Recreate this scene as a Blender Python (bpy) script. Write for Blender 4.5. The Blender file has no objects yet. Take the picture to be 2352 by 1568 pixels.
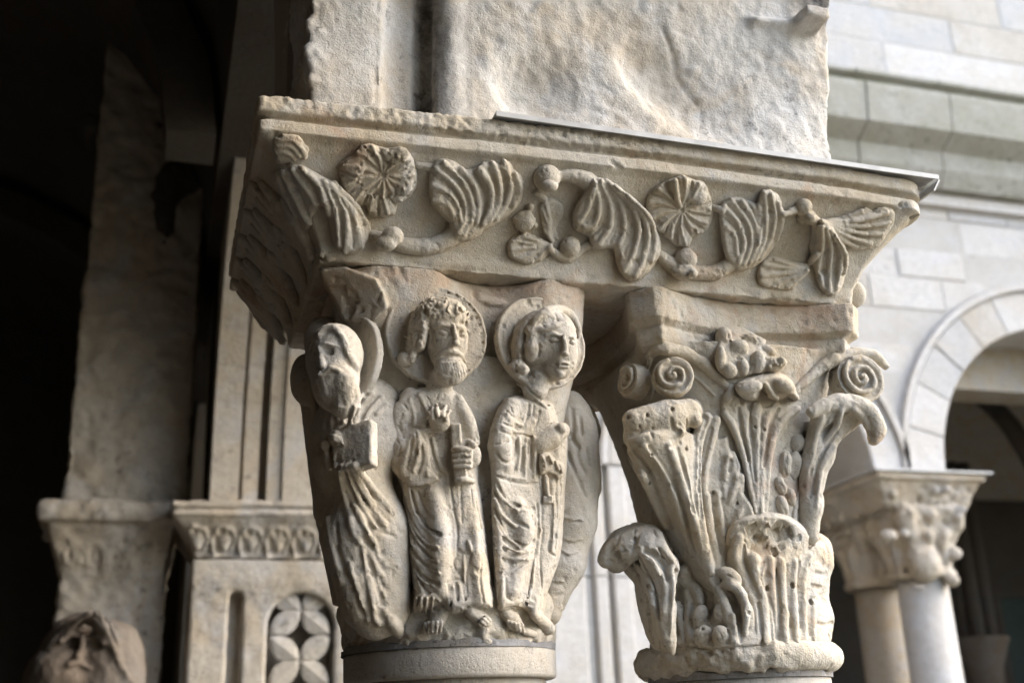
import bpy, math, random, time
import numpy as np
from mathutils import Vector, Matrix
random.seed(7); np.random.seed(7)
T0 = time.time()
# ---------------------------------------------------------------- camera
FPX, CX, CY = 2560.0, 1176.0, 784.0          # focal length and centre in pixels of a 2352 x 1568 picture
_z = np.array([-276, 7280, -FPX]); _z /= np.linalg.norm(_z)
_y = np.array([-829, -820, -FPX]); _y -= _y.dot(_z)*_z; _y /= np.linalg.norm(_y)
_x = np.cross(_y, _z)
RW = np.array([_x, _y, _z])                  # world axes (rows) in camera coordinates
EYE = np.array([0.0, 0.0, 1.7])
scene = bpy.context.scene
cam_d = bpy.data.cameras.new('camera'); cam = bpy.data.objects.new('camera', cam_d)
scene.collection.objects.link(cam)
cam.matrix_world = Matrix([[RW[i][0], RW[i][1], RW[i][2], EYE[i]] for i in range(3)] + [[0, 0, 0, 1]])
cam_d.sensor_width = 36.0; cam_d.lens = 36.0*FPX/2352.0
cam_d.clip_start = 0.02; cam_d.clip_end = 400
cam_d.dof.use_dof = True; cam_d.dof.focus_distance = 1.56; cam_d.dof.aperture_fstop = 3.8
scene.camera = cam
# ---------------------------------------------------------------- light
SUN_DIR = Vector((0.80, -0.22, 0.58)).normalized()      # towards the bright part of the overcast sky
w = bpy.data.worlds.new('World'); scene.world = w; w.use_nodes = True
nt = w.node_tree; bg = nt.nodes['Background']
sky = nt.nodes.new('ShaderNodeTexSky'); sky.sky_type = 'NISHITA'; sky.sun_disc = False
sky.sun_elevation = math.asin(SUN_DIR.z); sky.sun_rotation = math.atan2(SUN_DIR.x, SUN_DIR.y)
sky.dust_density = 2.2; sky.air_density = 1.0; sky.ozone_density = 1.0
nt.links.new(sky.outputs[0], bg.inputs[0]); bg.inputs[1].default_value = 0.15
sd = bpy.data.lights.new('sun', 'SUN'); sd.energy = 0.80; sd.angle = math.radians(70); sd.color = (1.0, 0.99, 0.98)
sun = bpy.data.objects.new('sun', sd); scene.collection.objects.link(sun)
sun.rotation_euler = SUN_DIR.to_track_quat('Z', 'Y').to_euler(); sun.location = (6, -6, 9)
scene.view_settings.view_transform = 'Standard'; scene.view_settings.look = 'None'
scene.view_settings.gamma = 1; scene.view_settings.exposure = 2.05
try: scene.view_settings.use_curve_mapping = False
except Exception: pass

# ---------------------------------------------------------------- helpers
COL = scene.collection
def ray(u, v): return RW @ (np.array([u-CX, -(v-CY), -FPX])/FPX)
def on_y(u, v, y): r = ray(u, v); return EYE + r*(y/r[1])
def link(name, me, mat=None, parent=None, smooth=False):
    o = bpy.data.objects.new(name, me); COL.objects.link(o)
    if mat is not None and len(me.materials) == 0: me.materials.append(mat)
    if smooth: me.shade_smooth()
    if parent is not None: o.parent = parent
    return o
def tag(o, label=None, cat=None, group=None, kind=None):
    if label: o['label'] = label
    if cat: o['category'] = cat
    if group: o['group'] = group
    if kind: o['kind'] = kind
    return o
def empty(name, loc, label, cat, group=None):
    o = bpy.data.objects.new(name, None); COL.objects.link(o); o.location = loc; o.empty_display_size = .05
    return tag(o, label, cat, group)
def mesh(name, V, F, origin=(0, 0, 0)):
    me = bpy.data.meshes.new(name)
    V = np.asarray(V, float) - np.asarray(origin, float)
    me.from_pydata([tuple(p) for p in V], [], F); me.update(); return me
def part(name, V, F, mat, parent=None, smooth=False, label=None):
    org = tuple(parent_origin(parent))
    o = link(name, mesh(name, V, F, org), mat, parent, smooth)
    if label: o['label'] = label
    return o
def parent_origin(p):
    v = Vector((0, 0, 0))
    while p is not None: v += p.location; p = p.parent
    return v
def boxvf(x0, x1, y0, y1, z0, z1):
    V = [(x, y, z) for z in (z0, z1) for y in (y0, y1) for x in (x0, x1)]
    F = [(0, 2, 3, 1), (4, 5, 7, 6), (0, 1, 5, 4), (2, 6, 7, 3), (0, 4, 6, 2), (1, 3, 7, 5)]
    return V, F
def prism(poly, a0, a1, axis='y'):
    """closed polygon (two coordinates) extruded along the named axis"""
    n = len(poly)
    if axis == 'y': mk = lambda p, a: (p[0], a, p[1])
    elif axis == 'x': mk = lambda p, a: (a, p[0], p[1])
    else: mk = lambda p, a: (p[0], p[1], a)
    V = [mk(p, a0) for p in poly] + [mk(p, a1) for p in poly]
    F = [tuple(range(n)), tuple(range(2*n-1, n-1, -1))] + [(i, i+n, (i+1) % n+n, (i+1) % n) for i in range(n)]
    return V, F
def chamfer_prism(poly, y_back, y_front, c):
    """polygon in x,z with a worn chamfer round its front edge"""
    n = len(poly); P = np.array(poly, float); cen = P.mean(0)
    s = max(P.max(0)-P.min(0)); Q = []
    for i in range(n):
        a = P[i-1]-P[i]; b = P[(i+1) % n]-P[i]
        a /= (np.linalg.norm(a)+1e-9); b /= (np.linalg.norm(b)+1e-9)
        d = a+b
        if np.linalg.norm(d) < .25: d = cen-P[i]
        d /= np.linalg.norm(d)+1e-9
        if d.dot(cen-P[i]) < 0: d = -d
        Q.append(P[i]+d*c*1.3)
    V = [(p[0], y_back, p[1]) for p in P] + [(p[0], y_front+c*(1 if y_back > y_front else -1), p[1]) for p in P] + [(q[0], y_front, q[1]) for q in Q]
    F = [(i, i+n, (i+1) % n+n, (i+1) % n) for i in range(n)] + [(i+n, i+2*n, (i+1) % n+2*n, (i+1) % n+n) for i in range(n)]
    F += [tuple(range(2*n, 3*n))]
    return V, F
def lathe(prof, cx, cy, n=48):
    V = []; F = []
    for r, z in prof:
        for i in range(n): a = 2*math.pi*i/n; V.append((cx+r*math.cos(a), cy+r*math.sin(a), z))
    m = len(prof)
    for j in range(m-1):
        for i in range(n): F.append((j*n+i, j*n+(i+1) % n, (j+1)*n+(i+1) % n, (j+1)*n+i))
    F.append(tuple(range(n-1, -1, -1))); F.append(tuple(range((m-1)*n, m*n)))
    return V, F

# ---------------------------------------------------------------- materials
def stone(name, base, warm, grey, dark=(.05, .05, .052), dark_amt=.25, scale=1.0, bump=.5, rust=0.0, grain=1.0, rough=.9, stain=False, crust=False):
    m = bpy.data.materials.new(name); m.use_nodes = True; t = m.node_tree; N = t.nodes; L = t.links
    b = N['Principled BSDF']; b.inputs['Roughness'].default_value = rough
    b.inputs['Specular IOR Level'].default_value = .25
    g = N.new('ShaderNodeNewGeometry')
    def noise(sc, det=6, ro=.6, off=0, dist=0):
        n = N.new('ShaderNodeTexNoise'); n.inputs['Scale'].default_value = sc*scale; n.inputs['Detail'].default_value = det
        n.inputs['Roughness'].default_value = ro; n.inputs['Distortion'].default_value = dist
        mp = N.new('ShaderNodeMapping'); mp.inputs['Location'].default_value = (off, off*.7, -off*.4)
        L.new(g.outputs['Position'], mp.inputs[0]); L.new(mp.outputs[0], n.inputs[0]); return n.outputs['Fac']
    def ramp(src, a, bb, c0=0, c1=1):
        r = N.new('ShaderNodeMapRange'); r.inputs[1].default_value = a; r.inputs[2].default_value = bb
        r.inputs[3].default_value = c0; r.inputs[4].default_value = c1; L.new(src, r.inputs[0]); return r.outputs[0]
    def mix(fac, c1, c2, mode='MIX'):
        x = N.new('ShaderNodeMix'); x.data_type = 'RGBA'; x.blend_type = mode
        L.new(fac, x.inputs[0])
        for i, c in ((6, c1), (7, c2)):
            if isinstance(c, tuple): x.inputs[i].default_value = (*c, 1)
            else: L.new(c, x.inputs[i])
        return x.outputs[2]
    c = mix(ramp(noise(7, 5, .6, 1, .4), .42, .58), base, warm)
    c = mix(ramp(noise(11, 6, .65, 5, .6), .5, .66), c, grey)
    if rust > 0: c = mix(ramp(noise(9, 5, .6, 9, .5), .58, .72, 0, rust), c, (.42, .2, .09))
    c = mix(ramp(noise(38, 5, .7, 3), .3, .7, 0, .35), c, tuple(min(1, k*1.25) for k in base))
    c = mix(ramp(noise(120, 4, .7, 2), .35, .62, 0, .22), c, tuple(k*.55 for k in warm))
    # dark lichen specks with a shape of their own
    spk = N.new('ShaderNodeMath'); spk.operation = 'MULTIPLY'
    L.new(ramp(noise(60, 6, .75, 13), .56, .66), spk.inputs[0]); L.new(ramp(noise(5, 4, .6, 17), .45, .62, 0, dark_amt), spk.inputs[1])
    c = mix(spk.outputs[0], c, dark)
    if stain:                                                         # rusty water stains just under the impost
        sx = N.new('ShaderNodeSeparateXYZ'); L.new(g.outputs['Position'], sx.inputs[0])
        st = N.new('ShaderNodeMath'); st.operation = 'MULTIPLY'; L.new(ramp(sx.outputs[2], 2.245, 2.30), st.inputs[0]); L.new(ramp(noise(13, 5, .65, 31, .5), .42, .62, 0, .45), st.inputs[1])
        s2 = N.new('ShaderNodeMath'); s2.operation = 'MULTIPLY'; L.new(st.outputs[0], s2.inputs[0]); L.new(ramp(sx.outputs[2], 2.312, 2.308), s2.inputs[1])
        c = mix(s2.outputs[0], c, (.40, .21, .10))
    if crust:                                                         # black crust: a streak down the hollow moulding and a patch on the broken corner
        sx = N.new('ShaderNodeSeparateXYZ'); L.new(g.outputs['Position'], sx.inputs[0])
        def mul(p, q): k = N.new('ShaderNodeMath'); k.operation = 'MULTIPLY'; L.new(p, k.inputs[0]); L.new(q, k.inputs[1]); return k.outputs[0]
        nz = ramp(noise(22, 6, .75, 41, .4), .36, .6, .15, 1)
        c = mix(mul(mul(ramp(sx.outputs[0], .312, .335), ramp(sx.outputs[0], .372, .352)), mul(nz, ramp(noise(6, 4, .6, 47), .3, .5, .4, .9))), c, (.055, .052, .05))
        c = mix(mul(mul(ramp(sx.outputs[0], .965, 1.01), ramp(sx.outputs[2], 2.80, 2.86)), nz), c, (.06, .058, .06))
        c = mix(mul(mul(ramp(sx.outputs[0], .345, .36), ramp(sx.outputs[0], .42, .39)), ramp(noise(30, 6, .7, 51), .35, .65, .3, .8)), c, (.25, .25, .245))
    L.new(c, b.inputs['Base Color'])
    # relief: pits and grain
    v = N.new('ShaderNodeTexVoronoi'); v.inputs['Scale'].default_value = 230*scale; L.new(g.outputs['Position'], v.inputs[0])
    a1 = N.new('ShaderNodeMath'); a1.operation = 'MULTIPLY_ADD'; L.new(noise(55, 8, .72, 21), a1.inputs[0]); a1.inputs[1].default_value = 1.3
    L.new(ramp(v.outputs['Distance'], 0, .35, 0, .25), a1.inputs[2])
    a2 = N.new('ShaderNodeMath'); a2.operation = 'MULTIPLY_ADD'; L.new(noise(320, 4, .7, 23), a2.inputs[0]); a2.inputs[1].default_value = .35*grain
    L.new(a1.outputs[0], a2.inputs[2])
    bp = N.new('ShaderNodeBump'); bp.inputs['Strength'].default_value = bump; bp.inputs['Distance'].default_value = .004/scale
    L.new(a2.outputs[0], bp.inputs['Height']); L.new(bp.outputs[0], b.inputs['Normal'])
    return m
def plain(name, col, rough=.6, metal=0, nsc=20, var=.25, bump=.1):
    m = bpy.data.materials.new(name); m.use_nodes = True; t = m.node_tree; N = t.nodes; L = t.links
    b = N['Principled BSDF']; b.inputs['Roughness'].default_value = rough; b.inputs['Metallic'].default_value = metal
    g = N.new('ShaderNodeNewGeometry'); n = N.new('ShaderNodeTexNoise'); n.inputs['Scale'].default_value = nsc; n.inputs['Detail'].default_value = 6
    L.new(g.outputs['Position'], n.inputs[0])
    r = N.new('ShaderNodeValToRGB'); r.color_ramp.elements[0].position = .3; r.color_ramp.elements[1].position = .7
    r.color_ramp.elements[0].color = (*[k*(1-var) for k in col], 1); r.color_ramp.elements[1].color = (*[min(1, k*(1+var)) for k in col], 1)
    L.new(n.outputs['Fac'], r.inputs[0]); L.new(r.outputs[0], b.inputs['Base Color'])
    bp = N.new('ShaderNodeBump'); bp.inputs['Strength'].default_value = bump; bp.inputs['Distance'].default_value = .003
    L.new(n.outputs['Fac'], bp.inputs['Height']); L.new(bp.outputs[0], b.inputs['Normal'])
    return m
M = dict(
    carve=stone('carved_limestone', (.50, .465, .40), (.475, .405, .30), (.475, .46, .43), dark_amt=.6, bump=.7, rust=.5, stain=True),
    fig=stone('figure_limestone', (.49, .45, .385), (.465, .395, .295), (.47, .45, .42), dark_amt=.55, bump=.6),
    block=stone('rough_limestone', (.53, .52, .495), (.50, .44, .36), (.54, .545, .55), dark_amt=.8, bump=.6, scale=.8, crust=True),
    weather=stone('weathered_limestone', (.36, .325, .27), (.33, .27, .19), (.33, .32, .31), dark_amt=1.1, bump=.9, scale=1.0),
    shaft=stone('smooth_shaft_stone', (.45, .42, .37), (.43, .375, .30), (.42, .41, .39), dark_amt=.8, bump=.6),
    far=stone('pale_ashlar', (.52, .51, .495), (.48, .455, .415), (.52, .52, .53), dark_amt=.45, scale=.35, bump=.7),
    far_warm=stone('warm_ashlar', (.47, .445, .405), (.42, .385, .335), (.48, .47, .455), dark_amt=.7, scale=.35, bump=.8),
    far_grey=stone('grey_ashlar', (.45, .45, .45), (.46, .44, .41), (.40, .405, .41), dark_amt=.9, scale=.35, bump=.8),
    moss=stone('mossy_cornice', (.34, .335, .30), (.30, .30, .25), (.38, .375, .35), dark=(.06, .08, .05), dark_amt=1.0, scale=.4, bump=.7),
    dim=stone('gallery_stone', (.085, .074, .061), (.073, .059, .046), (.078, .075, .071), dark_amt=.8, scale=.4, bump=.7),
    pier=stone('pier_limestone', (.43, .39, .33), (.41, .345, .26), (.41, .40, .39), dark_amt=.7, scale=.45, bump=.7),
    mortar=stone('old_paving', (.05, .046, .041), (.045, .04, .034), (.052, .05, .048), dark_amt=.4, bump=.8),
    joint_lime=stone('lime_mortar', (.46, .45, .43), (.42, .40, .37), (.46, .46, .46), dark_amt=.5, bump=.8),
    lead=plain('grey_metal_sheet', (.46, .46, .45), .5, .0, 25, .2, .15),
    shade_tone=stone('shade_darkened_stone', (.17, .145, .12), (.15, .115, .085), (.16, .155, .145), dark_amt=.8, scale=.6, bump=.6),  # gallery shade painted into a darker stone colour
    algae=plain('green_algae', (.11, .125, .075), .95, 0, 9, .5, .4),
    green=plain('dark_green_door_paint', (.012, .03, .02), .5),
    ground=stone('gravel_court', (.24, .22, .18), (.20, .19, .13), (.25, .24, .22), scale=.2, bump=.5),
    joint=stone('blackened_joint', (.20, .20, .205), (.24, .22, .19), (.36, .36, .37), dark=(.02, .02, .02), dark_amt=1.0, bump=1.0, scale=1.6),
)

# ---------------------------------------------------------------- voxel sculpting
def catmull(P, sub=3):
    P = np.asarray(P, float)
    if len(P) < 3 or sub < 2: return P
    Q = np.vstack([2*P[0]-P[1], P, 2*P[-1]-P[-2]]); out = []
    for i in range(1, len(Q)-2):
        for s in range(sub):
            t = s/sub
            out.append(.5*((2*Q[i])+(-Q[i-1]+Q[i+1])*t+(2*Q[i-1]-5*Q[i]+4*Q[i+1]-Q[i+2])*t*t+(-Q[i-1]+3*Q[i]-3*Q[i+1]+Q[i+2])*t**3))
    out.append(Q[-2]); return np.array(out)
def arr(r, n):
    r = np.atleast_1d(np.asarray(r, float))
    if len(r) == 1: return np.full(n, r[0])
    return np.interp(np.linspace(0, 1, n), np.linspace(0, 1, len(r)), r)
VRIGHT, VUP, VBACK = RW[:, 0], RW[:, 1], RW[:, 2]     # camera axes, only used to place carvings traced on a surface
class Vox:
    tr = (1.15, 2.1, .0025)                 # how far along the line of sight a traced point is looked for
    def __init__(s, lo, hi, h):
        s.h = h; s.lo = np.asarray(lo, float); s.n = np.ceil((np.asarray(hi)-s.lo)/h).astype(int)+1
        s.f = np.full(tuple(s.n), .06, np.float32); s.under = []
    def region(s, lo, hi):
        a = np.maximum(np.floor((np.asarray(lo)-s.lo)/s.h).astype(int), 0)
        b = np.minimum(np.ceil((np.asarray(hi)-s.lo)/s.h).astype(int)+1, s.n)
        if (b <= a).any(): return None
        sl = tuple(slice(i, j) for i, j in zip(a, b))
        g = [(s.lo[k]+s.h*np.arange(a[k], b[k])).astype(np.float32) for k in range(3)]
        return sl, g[0][:, None, None], g[1][None, :, None], g[2][None, None, :]
    def comb(s, sl, d, op, k):
        f = s.f[sl]
        if op == 'u':
            if k > 0: hh = np.maximum(k-np.abs(f-d), 0)/k; s.f[sl] = np.minimum(f, d)-hh*hh*k*.25
            else: s.f[sl] = np.minimum(f, d)
        elif op == 's':
            d = -d
            if k > 0: hh = np.maximum(k-np.abs(f-d), 0)/k; s.f[sl] = np.maximum(f, d)+hh*hh*k*.25
            else: s.f[sl] = np.maximum(f, d)
        elif op == 'i': s.f[sl] = np.maximum(f, d)
    def func(s, fn, lo=None, hi=None, op='u', k=0.0):
        r = s.region(s.lo if lo is None else lo, s.lo+s.h*s.n if hi is None else hi)
        if r is None: return
        s.comb(r[0], fn(r[1], r[2], r[3]).astype(np.float32), op, k)
    def chain(s, P, r, k=.003, op='u', sub=3):
        P = np.asarray(P, float)
        n0 = len(P); R = arr(r, n0)
        if n0 == 1: P = np.vstack([P, P+1e-5]); R = np.append(R, R)
        if sub > 1 and len(P) > 2:
            Q = catmull(P, sub); R = np.interp(np.linspace(0, 1, len(Q)), np.linspace(0, 1, len(P)), R); P = Q
        m = R.max()+k+2*s.h
        # split long chains so that each box stays small
        step = 6; i = 0
        while i < len(P)-1:
            j = min(i+step, len(P)-1); seg = P[i:j+1]
            reg = s.region(seg.min(0)-m, seg.max(0)+m)
            if reg is not None:
                sl, X, Y, Z = reg; best = None
                for q in range(i, j):
                    a = P[q]; e = P[q+1]-a; L = max(e.dot(e), 1e-12)
                    t = np.clip(((X-a[0])*e[0]+(Y-a[1])*e[1]+(Z-a[2])*e[2])/L, 0, 1)
                    d = np.sqrt((X-a[0]-t*e[0])**2+(Y-a[1]-t*e[1])**2+(Z-a[2]-t*e[2])**2)-(R[q]+(R[q+1]-R[q])*t)
                    best = d if best is None else np.minimum(best, d)
                s.comb(sl, best, op, k)
            i = j
    def ell(s, c, rad, axes, k=.004, op='u'):
        rad = np.asarray(rad, float); A = np.asarray(axes, float); c = np.asarray(c, float)
        ext = np.sqrt(((A*rad[:, None])**2).sum(0))+k+2*s.h
        reg = s.region(c-ext, c+ext)
        if reg is None: return
        sl, X, Y, Z = reg; q = 0; q2 = 0
        for i in range(3):
            t = ((X-c[0])*A[i][0]+(Y-c[1])*A[i][1]+(Z-c[2])*A[i][2])
            q = q+(t/rad[i])**2; q2 = q2+(t/rad[i]**2)**2
        k0 = np.sqrt(q); k1 = np.sqrt(q2)+1e-9
        s.comb(sl, k0*(k0-1)/k1, op, k)
    def box(s, c, half, axes, rnd=.002, k=.002, op='u'):
        half = np.asarray(half, float); A = np.asarray(axes, float); c = np.asarray(c, float)
        ext = np.abs(A*half[:, None]).sum(0)+rnd+k+2*s.h
        reg = s.region(c-ext, c+ext)
        if reg is None: return
        sl, X, Y, Z = reg; ds = []
        for i in range(3): ds.append(np.abs((X-c[0])*A[i][0]+(Y-c[1])*A[i][1]+(Z-c[2])*A[i][2])-half[i]+rnd)
        out = np.sqrt(sum(np.maximum(d, 0)**2 for d in ds)); ins = np.minimum(np.maximum(np.maximum(ds[0], ds[1]), ds[2]), 0)
        s.comb(sl, out+ins-rnd, op, k)
    def sample(s, P):
        q = (P-s.lo)/s.h; ok = ((q >= 0) & (q < s.n-1.001)).all(-1); q = np.clip(q, 0, s.n-1.001)
        i = q.astype(int); t = q-i; v = 0
        for dx in (0, 1):
            for dy in (0, 1):
                for dz in (0, 1):
                    wgt = (t[..., 0] if dx else 1-t[..., 0])*(t[..., 1] if dy else 1-t[..., 1])*(t[..., 2] if dz else 1-t[..., 2])
                    v = v+wgt*s.f[i[..., 0]+dx, i[..., 1]+dy, i[..., 2]+dz]
        return np.where(ok, v, .06)
    # ---- tracing on the surfaces already carved
    def hit(s, pts, plane=1.45):
        pts = np.asarray(pts, float).reshape(-1, 2); out = []
        t = np.arange(*s.tr)
        for u, v in pts:
            r = ray(u, v); P = EYE+t[:, None]*r[None, :]
            f = s.sample(P)
            for o in s.under: f = np.minimum(f, o.sample(P))
            w_ = np.nonzero(f < 0)[0]
            if len(w_) and w_[0] > 0:
                i = w_[0]; a = f[i-1]/(f[i-1]-f[i]); out.append(EYE+(t[i-1]+a*s.tr[2])*r)
            else: out.append(None)
        good = [p for p in out if p is not None]
        for i, p in enumerate(out):
            if p is None:
                if good:
                    j = min((abs(i-q), q) for q in range(len(out)) if out[q] is not None)[1]
                    y = out[j][1]
                else: y = plane
                r = ray(*pts[i]); out[i] = EYE+r*(y/r[1])
        return np.array(out)
    def px(s, p): return np.linalg.norm(p-EYE)/FPX
    def lifted(s, pts, lift, smooth=True):
        H = s.hit(pts); 
        if smooth and len(H) > 2:                                     # keep a traced line from jumping in depth
            d = np.linalg.norm(H-EYE, axis=1); e = d.copy()
            e[1:-1] = np.minimum(d[1:-1], .5*(d[:-2]+d[2:])+.004); H = EYE+(H-EYE)*(e/d)[:, None]
        Lf = arr(lift, len(H)); D = H-EYE; n = np.linalg.norm(D, axis=1, keepdims=True)
        return H-D/n*(Lf[:, None]*n/FPX)
    def ridge(s, pts, r=3, lift=0, k=3, op='u', sub=3):
        P = s.lifted(pts, lift); q = s.px(P[0]); s.chain(P, np.atleast_1d(r)*q, k*q, op, sub)
    def groove(s, pts, r=2.5, lift=0, k=3, sub=3): s.ridge(pts, r, lift, k, 's', sub)
    def blob(s, c, rad, lift=0, ang=0, k=4, op='u', tilt=0):
        """ellipsoid on the surface seen at c; radii in picture px: right, up, out; ang turns it in the picture, tilt about its own up axis"""
        P = s.lifted([c], lift)[0]; q = s.px(P); a = math.radians(ang)
        X = VRIGHT*math.cos(a)+VUP*math.sin(a); Y = -VRIGHT*math.sin(a)+VUP*math.cos(a); Z = VBACK
        b = math.radians(tilt); X2 = X*math.cos(b)-Z*math.sin(b); Z2 = X*math.sin(b)+Z*math.cos(b)
        s.ell(P, np.array(rad)*q, [X2, Y, Z2], k*q, op)
    def slab(s, c, half, lift=0, ang=0, k=1, rnd=1, op='u', tilt=0):
        P = s.lifted([c], lift)[0]; q = s.px(P); a = math.radians(ang)
        X = VRIGHT*math.cos(a)+VUP*math.sin(a); Y = -VRIGHT*math.sin(a)+VUP*math.cos(a); Z = VBACK
        b = math.radians(tilt); X2 = X*math.cos(b)-Z*math.sin(b); Z2 = X*math.sin(b)+Z*math.cos(b)
        s.box(P, np.array(half)*q, [X2, Y, Z2], rnd*q, k*q, op)
    def build(s, name, mat, parent=None, origin=None, noise=(.0012, 45), label=None, extra=None):
        f = s.f.copy()
        for a in range(3):                                            # close the grid at its borders
            i0 = [slice(None)]*3; i0[a] = 0; f[tuple(i0)] = .01
            i0[a] = -1; f[tuple(i0)] = .01
        V, F = surface_nets(f, s.lo, s.h)
        if s.under:                                                   # nothing is kept where the piece is bedded deep inside its stone
            fc = V[F].mean(1); u = np.full(len(fc), .06)
            for o_ in s.under: u = np.minimum(u, o_.sample(fc))
            F = F[u > -.0045]; used = np.zeros(len(V), bool); used[F.ravel()] = True; rm = np.cumsum(used)-1; V = V[used]; F = rm[F]
        if noise or extra:
            Nn = vnormals(V, F)
            if noise: V = V+Nn*(fbm(V, noise[1])*noise[0])[:, None]
            if extra: V = extra(V, Nn)
        org = np.array(parent_origin(parent)) if origin is None else np.array(origin)
        me = bpy.data.meshes.new(name); W = (V-org).astype(np.float32)
        me.vertices.add(len(W)); me.vertices.foreach_set('co', W.ravel())
        me.loops.add(F.size); me.loops.foreach_set('vertex_index', F.ravel().astype(np.int32))
        me.polygons.add(len(F)); me.polygons.foreach_set('loop_start', np.arange(0, F.size, 4, dtype=np.int32))
        me.polygons.foreach_set('use_smooth', np.ones(len(F), bool))
        me.update(calc_edges=True); me.validate()
        o = link(name, me, mat, parent)
        if origin is not None: o.location = origin
        if label: o['label'] = label
        TRI[0] += len(F)*2
        return o
TRI = [0]
def surface_nets(f, lo, h):
    neg = f < 0
    c = neg[:-1, :-1, :-1].astype(np.uint8)
    tot = np.zeros(c.shape, np.uint8)
    for dx in (0, 1):
        for dy in (0, 1):
            for dz in (0, 1):
                tot += neg[dx:dx+c.shape[0], dy:dy+c.shape[1], dz:dz+c.shape[2]]
    act = (tot > 0) & (tot < 8); ids = np.full(act.shape, -1, np.int64); I = np.argwhere(act); ids[act] = np.arange(len(I))
    vals = {}
    for dx in (0, 1):
        for dy in (0, 1):
            for dz in (0, 1): vals[dx, dy, dz] = f[I[:, 0]+dx, I[:, 1]+dy, I[:, 2]+dz]
    S = np.zeros((len(I), 3)); C = np.zeros(len(I))
    for a in range(3):
        for u in (0, 1):
            for v in (0, 1):
                p0 = [0, 0, 0]; o = [q for q in range(3) if q != a]; p0[o[0]] = u; p0[o[1]] = v; p1 = list(p0); p1[a] = 1
                A = vals[tuple(p0)]; B = vals[tuple(p1)]; m = (A < 0) != (B < 0)
                t = A[m]/(A[m]-B[m]); P = np.tile(np.array(p0, float), (m.sum(), 1)); P[:, a] = t
                S[m] += P; C[m] += 1
    V = lo+h*(I+S/C[:, None]); Fs = []
    for a in range(3):
        o = [(a+1) % 3, (a+2) % 3]
        A = [slice(1, -1)]*3; A[a] = slice(0, -1); B = list(A); B[a] = slice(1, None)
        A = tuple(A); B = tuple(B); m = neg[A] != neg[B]; E = np.argwhere(m)
        off = np.ones(3, int); off[a] = 0; E = E+off; flip = ~neg[tuple(E.T)]
        def cid(d0, d1):
            q = E.copy(); q[:, o[0]] -= d0; q[:, o[1]] -= d1; return ids[tuple(q.T)]
        Q = np.stack([cid(1, 1), cid(0, 1), cid(0, 0), cid(1, 0)], 1); Q[flip] = Q[flip][:, ::-1]; Fs.append(Q)
    F = np.vstack(Fs); return V, F
def vnormals(V, F):
    n = np.cross(V[F[:, 2]]-V[F[:, 0]], V[F[:, 3]]-V[F[:, 1]]); N = np.zeros_like(V)
    for i in range(4):
        for a in range(3): N[:, a] += np.bincount(F[:, i], n[:, a], len(V))
    return N/(np.linalg.norm(N, axis=1, keepdims=True)+1e-12)
_LAT = np.random.RandomState(3).rand(64, 64, 64).astype(np.float32)*2-1
def vnoise(P, sc, off=0.0):
    q = P*sc+off; i = np.floor(q).astype(int); t = q-i; t = t*t*(3-2*t); v = 0
    for dx in (0, 1):
        for dy in (0, 1):
            for dz in (0, 1):
                wgt = (t[:, 0] if dx else 1-t[:, 0])*(t[:, 1] if dy else 1-t[:, 1])*(t[:, 2] if dz else 1-t[:, 2])
                v = v+wgt*_LAT[(i[:, 0]+dx) % 64, (i[:, 1]+dy) % 64, (i[:, 2]+dz) % 64]
    return v
def fbm(P, sc, oct=4):
    v = 0; a = 1
    for i in range(oct): v = v+a*vnoise(P, sc*2.03**i, 7.3*i+1.7); a *= .55
    return v
def frame(x0, y0, sc):
    """points read off an enlargement of the photograph -> picture coordinates"""
    return lambda *a: [((x0+x/sc)*.6125, (y0+y/sc)*.6125) for x, y in zip(a[::2], a[1::2])]
R1 = frame(800, 300, 1.68); R2 = frame(2000, 300, 1.47); R3 = frame(1050, 950, 1.7423); R4 = frame(1050, 1660, 1.7423)
R5 = frame(2150, 1000, 1.7423); R6 = frame(2150, 1660, 1.7423)
A1 = frame(1400, 1050, 3.136); A2 = frame(1800, 1080, 3.136); A3 = frame(1400, 1450, 3.136); A4 = frame(1780, 1500, 3.136)
A5 = frame(1100, 1150, 3.92); A6 = frame(1050, 1500, 3.136); A7 = frame(1100, 1900, 2.6133); A8 = frame(1600, 1900, 2.6133)
A9 = frame(960, 440, 2.6133)
TT = lambda *a: [(x, y) for x, y in zip(a[::2], a[1::2])]
def poly_sd(U, Vv, poly):
    """signed distance to a polygon, negative inside (all in picture px)"""
    P = np.asarray(poly, np.float32); best = np.full(U.shape, 1e9, np.float32); inside = np.zeros(U.shape, bool); n = len(P)
    for i in range(n):
        a = P[i]; b = P[(i+1) % n]; e = b-a; wx = U-a[0]; wy = Vv-a[1]
        t = np.clip((wx*e[0]+wy*e[1])/(e.dot(e)+1e-9), 0, 1)
        best = np.minimum(best, (wx-e[0]*t)**2+(wy-e[1]*t)**2)
        c = (a[1] > Vv) != (b[1] > Vv)
        if abs(e[1]) > 1e-9: inside ^= c & (U < a[0]+(Vv-a[1])*e[0]/e[1])
    d = np.sqrt(best); return np.where(inside, -d, d)
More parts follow.
